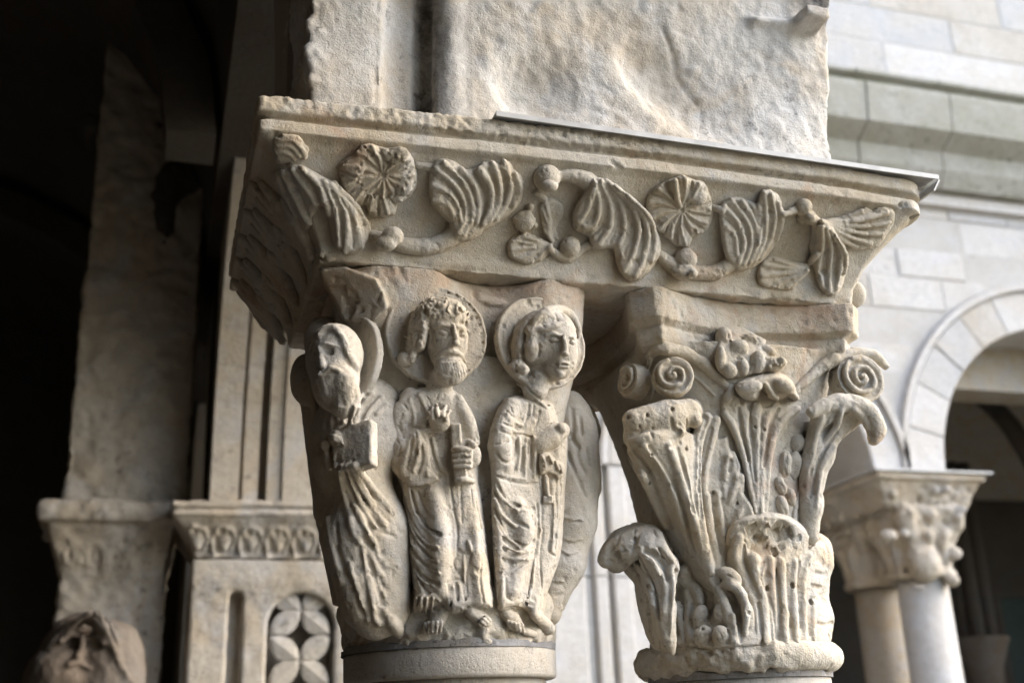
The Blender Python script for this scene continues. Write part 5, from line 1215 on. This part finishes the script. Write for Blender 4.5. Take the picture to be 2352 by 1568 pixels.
for pts, r in ((R5(620, 1170, 680, 1330, 760, 1560, 830, 1800, 880, 2000), (7, 7, 7, 6, 5)), (R5(870, 980, 820, 1120, 805, 1300, 815, 1520, 850, 1760, 900, 2000), (8, 8, 7, 6, 6, 5)), (R5(930, 1000, 890, 1140, 860, 1300, 850, 1450), (8, 8, 6, 5)),
               (R5(460, 1170, 540, 1250, 600, 1350, 660, 1500, 720, 1700, 780, 1900), 6), (R5(870, 1500, 890, 1700, 930, 1900, 950, 2080), 7), (R5(940, 1480, 960, 1650, 990, 1830), 5), (R5(1010, 1240, 990, 1340, 985, 1500), 5), (R5(1040, 1220, 1075, 1310, 1060, 1380), 4),
               (R5(1100, 1360, 1050, 1440, 1020, 1540), 5), (R5(1100, 1370, 1105, 1460), 4), (R5(1160, 1520, 1090, 1600, 1040, 1720), 5), (R5(720, 1250, 750, 1400, 770, 1560), 3.5), (R5(340, 1180, 430, 1330, 480, 1420, 540, 1560, 600, 1700), 6)): v.ridge(pts, fat(r), -1, 5)
for pts, r in ((R5(500, 1180, 580, 1280, 660, 1420, 720, 1600, 790, 1850), 6), (R5(680, 1170, 720, 1320, 760, 1450, 790, 1600), 5), (R5(830, 1180, 825, 1400, 840, 1640), 4), (R5(850, 980, 870, 1000, 830, 1120), 5), (R5(905, 1060, 870, 1200, 835, 1360), 4), (R5(400, 1200, 480, 1320, 560, 1500, 640, 1700), 7),
               (R5(900, 1480, 925, 1680, 960, 1860), 4.5), (R5(1030, 1270, 1020, 1330), 6), (R5(985, 1260, 960, 1300), 4), (R5(1120, 1480, 1060, 1560), 3), (R5(970, 1520, 1010, 1750), 4), (R5(640, 1180, 700, 1150), 5), (R5(330, 1250, 420, 1500, 560, 1800, 640, 2000), 6)): v.groove(pts, r, 0, 1.8)
for x, y in ((483, 970), (645, 930), (362, 985), (738, 1190), (915, 1478), (497, 1415), (515, 1230)): v.blob(R5(x, y)[0], (4.6, 5.4, 10), 0, 0, 1, op='s')
v.groove(R5(640, 990, 650, 1060, 690, 1090), 4, 1, 3); v.groove(R5(480, 1010, 520, 1120), 3, 1, 3); v.groove(R5(690, 1030, 730, 1060), 4, 1, 3); v.blob(R5(685, 1075)[0], (10, 8, 10), 3, 20, 3, op='s')
parts_r.append(('acanthus_leaf', v))
# --- lower left curled leaf reaching past the bell
v = leafvox(1370, 1185, 1660, 1570, 1.25, 1.66)
v.chain(at(R6, 1.50, 215, 760, 250, 700, 320, 640, 420, 600, 520, 620, 590, 700), [.013, .015, .017, .018, .017, .014], .008)
v.chain(at(R6, 1.47, 470, 660, 560, 720, 620, 800, 630, 900), [.018, .016, .014, .010], .008)
v.chain(at(R6, 1.52, 430, 780, 520, 900, 550, 1080, 600, 1260, 640, 1380), [.026, .025, .022, .016, .007], .015)
v.chain(at(R6, 1.465, 500, 700, 560, 880, 590, 1080, 620, 1280, 640, 1360), [.02, .018, .016, .012, .006], .01)
v.pad(R6(430, 800, 580, 800, 640, 820, 670, 920, 650, 1100, 630, 1330, 520, 1340, 440, 1150, 400, 950), 8, 10, 20, 6)
for pts, r in ((R6(440, 700, 500, 780, 560, 850, 600, 950, 590, 1100), 6), (R6(420, 780, 480, 900, 520, 1050, 540, 1200), 5), (R6(590, 690, 640, 770, 640, 850), 6), (R6(310, 640, 300, 720, 350, 800), 5), (R6(540, 700, 600, 780), 4), (R6(480, 1000, 500, 1150, 520, 1300), 5)): v.ridge(pts, fat(r), -1, 5)
for pts, r in ((R6(470, 690, 550, 770, 600, 850), 4), (R6(440, 760, 500, 880, 540, 1000, 560, 1150), 5), (R6(560, 690, 590, 740), 5), (R6(280, 640, 265, 720, 270, 800), 3), (R6(380, 780, 440, 920, 470, 1080), 5)): v.groove(pts, r, 0, 1.6)
v.pad(R6(180, 740, 200, 660, 290, 590, 400, 540, 500, 532, 580, 580, 620, 680, 690, 790, 680, 840, 600, 760, 560, 695, 470, 680, 450, 730, 370, 800, 300, 850, 235, 835), 17, 9, 20, 3); fracture(v, R6(190, 740, 220, 650, 320, 590, 420, 560, 440, 700, 360, 790, 250, 820), 14, 12, 3, 21)
v.groove(R6(470, 710, 530, 725, 585, 800, 610, 900), (6, 8, 6, 4), -2, 2); v.groove(R6(300, 610, 285, 690, 290, 780), 3, 0, 2); v.groove(R6(400, 570, 400, 640, 380, 720), 3, 0, 2); v.groove(R6(520, 560, 540, 610), 3, 0, 2); v.ridge(R6(470, 740, 520, 780, 560, 860), (5, 6, 4), 3, 2); v.ridge(R6(430, 800, 480, 880, 520, 960), (5, 6, 4), 3, 2)
for x, y in ((490, 935), (450, 1030)): v.blob(R6(x, y)[0], (5, 6, 9), 0, 0, 1, op='s')
parts_r.append(('acanthus_leaf', v))
# --- central lower leaf with broken top
v = leafvox(1650, 1175, 1985, 1500, 1.25, 1.62)
v.pad(R6(985, 640, 1010, 560, 1060, 500, 1150, 465, 1250, 450, 1360, 460, 1470, 510, 1560, 600, 1545, 650, 1520, 720, 1440, 800, 1400, 900, 1200, 900, 1160, 780, 1130, 680, 1080, 640, 1030, 680, 1000, 760), 52, 14, 10, 3, T2=6, tdir=(0, 150))
v.blob(R6(1400, 600)[0], (52, 30, 18), 6, -8, 8, op='s'); v.blob(R6(1220, 620)[0], (26, 38, 18), 6, -12, 8, op='s'); v.blob(R6(1330, 690)[0], (60, 20, 16), 6, 4, 8, op='s'); fracture(v, R6(1160, 560, 1300, 530, 1500, 600, 1440, 700, 1300, 740, 1180, 700), 16, 13, 4, 22)
v.pad(R6(1000, 760, 1060, 610, 1130, 660, 1170, 740, 1280, 740, 1420, 760, 1540, 690, 1600, 640, 1655, 700, 1660, 780, 1630, 860, 1635, 930, 1600, 990, 1625, 1060, 1660, 1120, 1655, 1200, 1660, 1260, 1620, 1320, 1100, 1330, 1010, 1310, 1000, 1100, 990, 900), 12, 12, 16, 4)
v.chain(at(R6, 1.50, 1585, 690, 1592, 780, 1575, 880, 1580, 950), [.024, .025, .020, .020], .01); v.chain(at(R6, 1.50, 1582, 1040, 1592, 1140, 1588, 1260), [.020, .025, .022], .01)
for pts, r in ((R6(1080, 620, 1050, 720, 1080, 820, 1140, 960, 1190, 1100, 1205, 1290), (8, 8, 8, 8, 7, 6)), (R6(1170, 760, 1180, 860, 1220, 1000, 1240, 1150, 1250, 1300), (12, 12, 11, 9, 8)), (R6(1280, 760, 1285, 880, 1295, 1010, 1300, 1150, 1310, 1290), 7), (R6(1350, 780, 1355, 950, 1370, 1120, 1385, 1300), 8),
               (R6(1440, 780, 1430, 920, 1440, 1100, 1460, 1300), 7), (R6(1540, 740, 1500, 880, 1500, 1050, 1510, 1280), 6), (R6(1560, 1000, 1560, 1150, 1570, 1290), 6), (R6(1240, 790, 1230, 860), 4)): v.ridge(pts, fat(r), -5, 4)
for pts, r in ((R6(1120, 670, 1115, 760, 1160, 880, 1210, 1010), 5), (R6(1245, 780, 1230, 880, 1275, 1000, 1310, 1120, 1330, 1290), 4), (R6(1310, 740, 1330, 900, 1345, 1100, 1340, 1290), 4.5), (R6(1400, 800, 1400, 960, 1420, 1200), 4), (R6(1480, 780, 1465, 940, 1480, 1200), 4.5), (R6(1210, 1050, 1225, 1180, 1225, 1300), 5), (R6(1545, 800, 1530, 1000, 1545, 1250), 4)): v.groove(pts, r, 0, 1.6)
for pts in (R6(1560, 930, 1620, 945, 1700, 930), R6(1580, 1020, 1640, 1030, 1700, 1020), R6(1590, 850, 1650, 860, 1700, 840), R6(1600, 1180, 1650, 1190, 1700, 1180)): v.groove(pts, 5, 0, 4)
for x, y in ((1266, 950), (1432, 930), (1552, 1040)): v.blob(R6(x, y)[0], (5, 6.5, 11), 0, 0, 1, op='s')
parts_r.append(('acanthus_leaf', v))
# --- small curled leaflets between the two lower leaves
v = leafvox(1560, 1280, 1770, 1510, 1.25, 1.58, .0016)
v.pad(R6(640, 880, 720, 800, 800, 900, 850, 1040, 900, 1120, 920, 1000, 930, 860, 1010, 820, 1100, 880, 1180, 1040, 1215, 1200, 1210, 1325, 640, 1330, 620, 1100), 15, 10, 14, 3)
for (x, y, rx, ry, an, li) in ((730, 860, 14, 27, -5, 6), (1010, 860, 25, 17, -20, 6), (1040, 900, 20, 20, -30, 2), (830, 1130, 17, 26, -15, 6), (970, 1120, 18, 26, 15, 6), (850, 1260, 22, 24, -10, 6), (965, 1260, 20, 24, 10, 6), (690, 1130, 14, 36, 5, 2), (1140, 1150, 15, 40, 4, 4)): v.blob(R6(x, y)[0], (rx, ry, 12), li+1, an, 3)
for pts, r in ((R6(720, 830, 660, 930, 630, 1060, 640, 1220, 700, 1300), (8, 8, 8, 8, 6)), (R6(760, 920, 810, 960, 830, 1040), (7, 8, 6)), (R6(740, 960, 760, 1060, 750, 1200, 770, 1300), (6, 7, 6, 5)), (R6(960, 940, 1040, 930, 1100, 1000, 1080, 1090), (7, 8, 8, 6)), (R6(950, 960, 990, 1060, 1020, 1160, 1050, 1290), (8, 8, 8, 7)),
               (R6(1110, 1000, 1130, 1100, 1120, 1250), 6), (R6(660, 1060, 700, 1180, 720, 1300), 5), (R6(1040, 1130, 1060, 1240), 5)): v.ridge(pts, fat(r), 0, 4)
for pts, r in ((R6(680, 960, 690, 1040, 710, 1060), 6), (R6(790, 1060, 770, 1160, 790, 1270), 3), (R6(1010, 970, 1060, 1010, 1070, 1060), 5), (R6(880, 1060, 900, 1180, 905, 1320), 4), (R6(930, 1120, 980, 1190, 1020, 1250), 3), (R6(800, 1290, 830, 1230, 880, 1190), 3), (R6(1090, 1090, 1100, 1200, 1090, 1300), 4)): v.groove(pts, r, 2, 2)
for x, y in ((632, 1140), (1150, 1112)): v.blob(R6(x, y)[0], (6, 6, 10), 0, 0, 1, op='s')
for pts in (R6(700, 880, 720, 960), R6(1000, 860, 1040, 880), R6(860, 1240, 850, 1290), R6(960, 1240, 975, 1290)): v.groove(pts, 2.6, 1, 1)
parts_r.append(('leaflet', v))
def finish_right():
    ex = lambda V, N: V+N*(np.clip((.145+ZC-V[:, 2])/.02, 0, 1)*np.clip((RX+.02-V[:, 0])/.04, 0, 1)*fbm(V, 60)*.004+fbm(V, 100, 3)*.0006-np.clip(fbm(V, 65, 3)-.5, 0, 1)*.003)[:, None]
    rb_.build('bell', M['carve'], rcap, noise=(.0008, 45), extra=ex)
    for nm, v in parts_r: v.build(nm, M['carve'], rcap, noise=(.0005, 60), extra=lambda V, N: V+N*(fbm(V, 170, 3)*.0004-np.clip(fbm(V, 65, 3)-.5, 0, 1)*.003)[:, None])
part('mortar_joint', *ringv(RX, CYC, .137, 0.062+ZC, .0715+ZC), M['joint'], rcap)
rc = empty('column_shaft', (RX, CYC, 0), 'stone column under the leafy capital with a dark cracked joint on top', 'column')
part('shaft', *lathe([(.17, 0), (.17, .25), (.14, .3), (.137, 1.0), (.134, 0.0615+ZC)], RX, CYC, 72), M['shaft'], rc, True)
# ================================================================ FRIEZE OF THE IMPOST
fr = []
def fvox(u0, v0, u1, v1, ya=1.24, yb=1.46, h=.0016):
    v = vbox(u0, v0, u1, v1, ya, yb, h); v.under = [IV]; return v
def fan(v, base, tips, r=(3, 5, 4), lift=4, bend=0, k=2, gr=2.2, mid=None):
    base = np.array(base, float)
    T_ = [np.array(t, float) for t in tips]; lines = []
    for t in T_:
        d = t-base; m = base+d*.55+np.array([-d[1], d[0]])*bend; lines.append([tuple(base), tuple(m), tuple(t)])
    for L_ in lines: v.ridge(L_, tuple(q*1.25 for q in r), lift-3, 3)
    for a, b in zip(lines[:-1], lines[1:]):
        v.groove([tuple((np.array(p)+np.array(q_))/2) for p, q_ in zip(a[1:], b[1:])], gr, 1, 2, 2)
def rosette(F_, c, outline, n, T=20, spokes=24, notches=()):
    P = F_(*outline); a = np.array(P); v = fvox(a[:, 0].min()-12, a[:, 1].min()-12, a[:, 0].max()+12, a[:, 1].max()+12)
    v.pad(P, T, 16, 10, 2); C = np.array(F_(*c)[0])
    v.blob(tuple(C), (11, 11, 9), 5, 0, 8, op='s')
    poly = np.array(P)
    for i in range(spokes):
        an = 2*math.pi*i/spokes; dr = np.array([math.cos(an), math.sin(an)]); rr = 10
        while poly_sd(np.array([C[0]+dr[0]*rr], np.float32), np.array([C[1]+dr[1]*rr], np.float32), poly)[0] < -4 and rr < 120: rr += 2
        e = C+dr*rr; m = C+dr*rr*.55+np.array([-dr[1], dr[0]])*rr*.06
        if i % 2: v.groove([tuple(C+dr*6), tuple(m), tuple(e)], (1.6, 2.8, 3.6), 1, 2)
        else: v.ridge([tuple(C+dr*8), tuple(m), tuple(C+dr*(rr-4))], (2, 3.4, 5), 1, 3)
    for nn in notches: v.groove(F_(*nn), (3, 6), 2, 3, 1)
    return v
v = rosette(R1, (1070, 600), (790, 600, 800, 520, 880, 470, 925, 410, 1000, 400, 1090, 430, 1160, 420, 1240, 460, 1280, 560, 1285, 660, 1240, 740, 1160, 790, 1150, 850, 1060, 870, 980, 850, 960, 800, 880, 780, 820, 700), 0, 24, 26,
            ((1090, 540, 1110, 430), (930, 480, 1040, 580), (1150, 700, 1190, 770), (960, 800, 1030, 700))); fr.append(('rosette', v, 'larger ribbed rosette with a deep notch at its top'))
v.blob(R1(1170, 480)[0], (24, 18, 6), 1, 30, 8); v.blob(R1(890, 560)[0], (22, 26, 6), 0, 0, 8); v.blob(R1(1200, 660)[0], (18, 26, 6), 0, 0, 8); v.groove(R1(800, 560, 900, 620, 1040, 600), 3.4, 0, 2)
for a_ in range(0, 360, 9):
    cc = R1(1070, 600)[0]; v.blob((cc[0]+58*math.cos(math.radians(a_)), cc[1]+52*math.sin(math.radians(a_))), (3.5, 3.5, 4), 0, 0, 2, op='s' if a_ % 18 else 'u')
v = rosette(R2, (815, 715), (620, 690, 640, 620, 700, 570, 770, 540, 830, 520, 870, 545, 940, 560, 970, 620, 990, 690, 985, 770, 940, 850, 880, 860, 860, 920, 790, 920, 740, 880, 690, 840, 640, 780), 0, 20, 26,
            ((760, 640, 730, 580), (880, 720, 960, 720), (880, 820, 910, 860), (790, 800, 780, 900))); fr.append(('rosette', v, 'smaller ribbed rosette right of the middle'))
v.blob(R2(910, 650)[0], (18, 18, 6), 1, 0, 6); v.ridge(R2(780, 560, 790, 640, 810, 700), (8, 7, 4), 4, 3)
# --- corner leaf at the far left, half broken
v = fvox(598, 290, 880, 600, 1.24, 1.47)
v.pad(R1(370, 380, 420, 350, 500, 340, 570, 390, 595, 450, 590, 500, 520, 510, 440, 530, 390, 500), 14, 12, 12, 3)
for pts in (R1(420, 380, 500, 380, 560, 440, 580, 490), R1(410, 420, 490, 420, 540, 480), R1(400, 460, 470, 460, 510, 500), R1(440, 355, 530, 365, 590, 440)): v.ridge(pts, 5.6, -1, 4)
v.pad(R1(360, 580, 440, 540, 540, 530, 640, 580, 740, 630, 800, 670, 870, 720, 930, 790, 970, 860, 985, 960, 950, 1050, 900, 1090, 830, 1100, 760, 1050, 740, 960, 720, 860, 690, 800, 640, 840, 620, 930, 570, 950, 520, 880, 450, 760, 400, 680), 26, 16, 14, 3)
for pts, r in ((R1(440, 580, 500, 700, 560, 830, 600, 900), 7), (R1(400, 600, 440, 700, 520, 850), 5), (R1(500, 570, 580, 680, 640, 780), 6), (R1(560, 560, 660, 660, 700, 760, 730, 850), 6), (R1(740, 660, 820, 780, 840, 920, 830, 1080), 6), (R1(760, 650, 860, 780, 900, 900, 930, 1050), 6), (R1(800, 690, 900, 790, 960, 900, 985, 980), 5), (R1(700, 640, 760, 780, 780, 900, 790, 1040), 5)): v.ridge(pts, r*1.2, 0, 5)
for pts, r in ((R1(470, 570, 540, 720, 600, 860), 4), (R1(420, 620, 480, 760, 540, 880), 3.5), (R1(530, 560, 620, 670, 670, 770), 4), (R1(800, 740, 870, 880, 880, 1060), 3.5), (R1(840, 740, 930, 860, 960, 980), 3), (R1(740, 700, 800, 860, 810, 1040), 3.5)): v.groove(pts, r, 0, 2)
v.groove(R1(640, 860, 680, 960, 740, 1040), 8, 6, 4)
fr.append(('corner_leaf', v, 'battered corner leaf at the left end of the frieze'))
# --- stalk with bud curling into the big double leaf
v = fvox(855, 360, 1215, 605)
v.ridge(R1(1120, 1010, 1200, 1040, 1330, 1050, 1450, 1020, 1530, 960, 1570, 880, 1570, 800), (15, 19, 20, 21, 22, 24, 24), 6, 6)
v.ridge(R1(980, 960, 1060, 990, 1120, 1010), (9, 12, 14), 2, 4); v.blob(R1(1130, 985)[0], (26, 22, 24), 12, 0, 4); v.blob(R1(1090, 1030)[0], (24, 18, 18), 4, 0, 5)
v.pad(R1(1360, 620, 1370, 540, 1430, 490, 1520, 510, 1590, 560, 1660, 550, 1700, 510, 1790, 520, 1860, 505, 1890, 560, 1940, 600, 1955, 680, 1940, 770, 1880, 840, 1800, 900, 1700, 960, 1620, 1010, 1520, 1010, 1490, 900, 1400, 820, 1360, 720), 24, 16, 12, 3)
for pts, r in ((R1(1400, 560, 1480, 620, 1560, 720, 1590, 840, 1550, 960), 5), (R1(1450, 520, 1560, 620, 1620, 740, 1630, 860, 1580, 970), 5), (R1(1380, 660, 1460, 700, 1530, 780, 1560, 880), 5), (R1(1390, 760, 1470, 780, 1520, 860), 5), (R1(1560, 560, 1640, 660, 1670, 780, 1660, 900), 5),
               (R1(1680, 570, 1740, 660, 1750, 780, 1700, 900), 7), (R1(1760, 530, 1800, 640, 1800, 760, 1740, 880), 6), (R1(1830, 520, 1870, 640, 1850, 760, 1780, 870), 6), (R1(1900, 590, 1930, 690, 1890, 790), 5)): v.ridge(pts, r*1.4, -1, 4)
for pts, r in ((R1(1430, 560, 1530, 640, 1590, 740, 1605, 860), 2.8), (R1(1400, 620, 1500, 680, 1560, 780, 1575, 880), 2.8), (R1(1400, 710, 1490, 740, 1540, 830), 2.8), (R1(1520, 560, 1610, 660, 1650, 780), 2.8), (R1(1640, 580, 1700, 700, 1710, 820, 1670, 920), 4), (R1(1730, 560, 1775, 680, 1770, 800), 3.4), (R1(1810, 560, 1835, 680, 1820, 790), 3.2), (R1(1880, 590, 1895, 700, 1860, 800), 3)): v.groove(pts, r, 0, 2)
v.ridge(R1(1280, 540, 1370, 550), (9, 10), 2, 4)
fr.append(('vine_leaf', v, 'large double leaf curling up from a ball-topped stalk'))
# --- berries, upright leaflet, low leaf and small ball
v = fvox(1155, 460, 1335, 615)
for x, y in ((1905, 880), (1940, 850), (1980, 840), (1925, 925), (1965, 905), (2005, 880), (1955, 945), (2015, 915), (1995, 800), (1960, 870)): v.blob(R1(x, y)[0], (9.5, 9, 11), 6, 0, 1)
v.blob(R1(1960, 890)[0], (24, 24, 10), 2, 0, 3)
v.pad(R1(2070, 900, 2050, 820, 2070, 760, 2130, 740, 2200, 780, 2200, 860, 2160, 930, 2180, 1010, 2110, 990), 10, 9, 8, 2)
fan(v, R1(2140, 1020)[0], R1(2090, 770, 2080, 830, 2070, 890, 2090, 950), (3, 5, 3), 2)
v.pad(R1(1860, 1010, 1920, 970, 1990, 960, 2060, 990, 2130, 1030, 2120, 1080, 2070, 1140, 1980, 1165, 1900, 1140, 1855, 1100), 15, 12, 10, 2)
fan(v, R1(2130, 1040)[0], R1(1960, 990, 1890, 1020, 1880, 1070, 1930, 1130, 2010, 1150), (3, 4, 3), 2)
v.ridge(R1(2120, 1060, 2170, 1100, 2240, 1120, 2320, 1060, 2400, 1030), (8, 11, 13, 10, 9), 1, 4); v.blob(R1(2245, 1050)[0], (24, 24, 20), 8, 0, 2)
v.blob(R1(2215, 1012)[0], (3.5, 3, 5), 0, 0, 1, op='s')
fr.append(('berry_cluster', v, 'small berry cluster with two low leaflets and a ball'))
# --- top ball and the long hanging leaf
v = fvox(1215, 360, 1500, 660)
v.blob(R2(75, 540)[0], (31, 31, 24), 10, 0, 4); v.blob(R2(90, 585)[0], (20, 14, 18), 12, 0, 3)
v.ridge(R2(150, 530, 230, 530, 300, 560, 350, 620), (14, 17, 21, 23), 5, 6); v.ridge(R2(20, 620, 60, 660, 50, 720), (10, 9, 8), 1, 4)
v.pad(R2(230, 700, 300, 590, 330, 540, 400, 545, 470, 590, 560, 660, 630, 720, 670, 790, 700, 870, 705, 960, 670, 1010, 640, 1060, 590, 1100, 530, 1110, 480, 1070, 455, 1000, 440, 930, 380, 940, 320, 930, 300, 860, 230, 830, 215, 770), 28, 16, 12, 3)
for pts, r in ((R2(340, 570, 360, 680, 340, 790, 280, 810), 5), (R2(370, 560, 420, 680, 420, 800, 360, 900), 5), (R2(400, 560, 480, 680, 500, 820, 470, 900), 5), (R2(420, 570, 540, 690, 580, 830, 540, 980, 500, 1050), 5), (R2(450, 590, 590, 720, 630, 860, 600, 1000, 560, 1080), 5), (R2(520, 640, 640, 760, 670, 880, 650, 1000), 4.5), (R2(330, 600, 300, 700, 250, 780), 5)): v.ridge(pts, r*1.4, -1, 4)
for pts, r in ((R2(355, 580, 390, 690, 380, 800, 320, 860), 2.8), (R2(385, 570, 450, 690, 460, 810, 420, 900), 2.8), (R2(410, 580, 515, 700, 540, 830, 500, 960), 2.8), (R2(440, 590, 570, 710, 605, 850, 570, 1000), 2.8), (R2(490, 620, 620, 750, 650, 870, 625, 1000), 2.6), (R2(320, 640, 330, 720, 290, 790), 3)): v.groove(pts, r, 0, 2)
v.groove(R2(430, 900, 470, 940, 460, 1000), 4, 3, 2)
fr.append(('vine_leaf', v, 'long hanging ribbed leaf below a ball near the middle'))
# --- second stalk and upright leaf
v = fvox(1440, 420, 1840, 660)
v.ridge(R2(690, 960, 750, 1010, 810, 1050, 900, 1060, 1000, 1060, 1080, 1010, 1130, 950, 1150, 880), (12, 16, 18, 18, 18, 19, 20, 20), 3, 6)
v.blob(R2(840, 985)[0], (26, 25, 20), 12, 0, 3); v.blob(R2(830, 1060)[0], (28, 18, 16), 5, 0, 4); v.blob(R2(880, 1065)[0], (10, 10, 12), 12, 0, 2)
v.pad(R2(1020, 730, 1040, 670, 1110, 640, 1180, 660, 1230, 680, 1240, 630, 1290, 600, 1340, 620, 1370, 670, 1390, 740, 1380, 820, 1340, 900, 1290, 970, 1220, 1030, 1130, 1050, 1070, 1000, 1040, 910, 1030, 820), 20, 14, 12, 3)
for pts, r in ((R2(1050, 700, 1130, 790, 1160, 900, 1130, 1000), 4.5), (R2(1090, 660, 1180, 780, 1200, 890, 1160, 1010), 4.5), (R2(1150, 670, 1220, 780, 1230, 900, 1190, 1010), 4.5), (R2(1050, 800, 1110, 860, 1120, 960), 4), (R2(1270, 620, 1280, 740, 1270, 870, 1220, 990), 5), (R2(1310, 630, 1330, 740, 1310, 860, 1250, 980), 4.5), (R2(1350, 680, 1370, 770, 1340, 880), 4), (R2(1240, 690, 1250, 800, 1240, 900), 4)): v.ridge(pts, r*1.4, -1, 4)
for pts, r in ((R2(1070, 690, 1155, 790, 1180, 900), 2.5), (R2(1120, 670, 1200, 790, 1215, 900), 2.5), (R2(1050, 760, 1120, 830, 1140, 950), 2.5), (R2(1290, 640, 1305, 750, 1290, 870), 2.5), (R2(1335, 670, 1350, 770, 1325, 880), 2.5), (R2(1190, 680, 1240, 800), 2.5)): v.groove(pts, r, 0, 2)
v.ridge(R2(990, 700, 1040, 720), (8, 8), 2, 3); v.ridge(R2(1380, 740, 1460, 710), (8, 9), 1, 3); v.groove(R2(1220, 660, 1240, 630), 4, 2, 2)
fr.append(('vine_leaf', v, 'upright ribbed leaf rising from the lower ball right of the small rosette'))
# --- right end: knob, two leaves, low leaf
v = fvox(1730, 445, 2075, 690, 1.24, 1.48)
v.blob(R2(1490, 700)[0], (19, 19, 16), 8, 0, 3); v.blob(R2(1505, 755)[0], (22, 18, 16), 6, 0, 4)
v.ridge(R2(1530, 760, 1560, 790, 1560, 850, 1540, 920), (12, 12, 11, 9), 5, 4)
v.pad(R2(1570, 770, 1640, 770, 1720, 800, 1780, 740, 1830, 700, 1870, 720, 1900, 700, 1980, 710, 1990, 780, 1950, 850, 1900, 920, 1810, 940, 1740, 930, 1700, 860, 1640, 830), 14, 12, 10, 3)
fan(v, R2(1590, 780)[0], R2(1810, 720, 1870, 740, 1950, 730, 1960, 790, 1920, 850, 1860, 900, 1780, 920), (4, 5, 4), 3, .06)
v.pad(R2(1560, 800, 1620, 800, 1680, 850, 1730, 930, 1740, 1010, 1720, 1080, 1700, 1150, 1650, 1190, 1590, 1160, 1560, 1110, 1540, 1030, 1530, 940, 1560, 880), 20, 13, 10, 3)
for pts in (R2(1590, 810, 1590, 920, 1570, 1030, 1590, 1130), R2(1620, 820, 1640, 930, 1630, 1050, 1630, 1160), R2(1640, 830, 1690, 930, 1690, 1040, 1670, 1150), R2(1660, 860, 1720, 960, 1715, 1060)): v.ridge(pts, 5.6, -1, 4)
for pts in (R2(1605, 820, 1615, 930, 1600, 1040, 1610, 1140), R2(1630, 830, 1665, 930, 1660, 1050), R2(1655, 850, 1705, 950, 1700, 1050)): v.groove(pts, 2.5, 0, 1)
v.pad(R2(1240, 1030, 1300, 970, 1370, 980, 1440, 1000, 1510, 1010, 1530, 1060, 1470, 1110, 1430, 1160, 1350, 1160, 1290, 1150, 1240, 1120), 12, 11, 10, 2)
fan(v, R2(1510, 1050)[0], R2(1330, 990, 1270, 1020, 1260, 1080, 1320, 1140, 1400, 1140), (3, 4.5, 3.5), 2)
v.ridge(R2(1520, 1010, 1560, 960), (7, 8), 2, 3)
fr.append(('vine_leaf', v, 'pair of drooping leaves and a low leaf at the right end'))
# --- leaves on the shaded gallery side
v = Vox((.05, 1.36, .60+ZC), (.22, 1.86, .80+ZC), .0034)
def gx(z): t = (z-.610)/.184; return IX0+.098*float(np.interp(t, INS[:, 0], INS[:, 1]))
for k in range(5):
    y0 = 1.42+k*.09
    for j in range(5):
        a = -.9+j*.45; pts = [(gx(.63+s_*.11*math.cos(a))-.004, y0+s_*.055*math.sin(a)+.02*s_, .63+ZC+s_*.11*math.cos(a)) for s_ in (0, .35, .7, 1)]
        v.chain(pts, [.006, .011, .012, .006], .004)
fr.append(('side_leaf', v, 'row of shadowed leaves on the gallery side of the impost'))
def finish_frieze():
    iv.build('block', M['carve'], impost, noise=(.0008, 40), extra=impost_extra)
    for nm, v, lab in fr:
        o = v.build(nm, M['carve'], impost, noise=(.0005, 60), label=lab, extra=lambda V, N: V+N*(fbm(V, 170, 3)*.0004-np.clip(fbm(V, 75, 3)-.45, 0, 1)*.003)[:, None])
print('sculpt done %.1fs' % (time.time()-T0))
finish_left(); finish_right(); finish_frieze()
print('triangles from sculpts', TRI[0], 'time %.1fs' % (time.time()-T0))
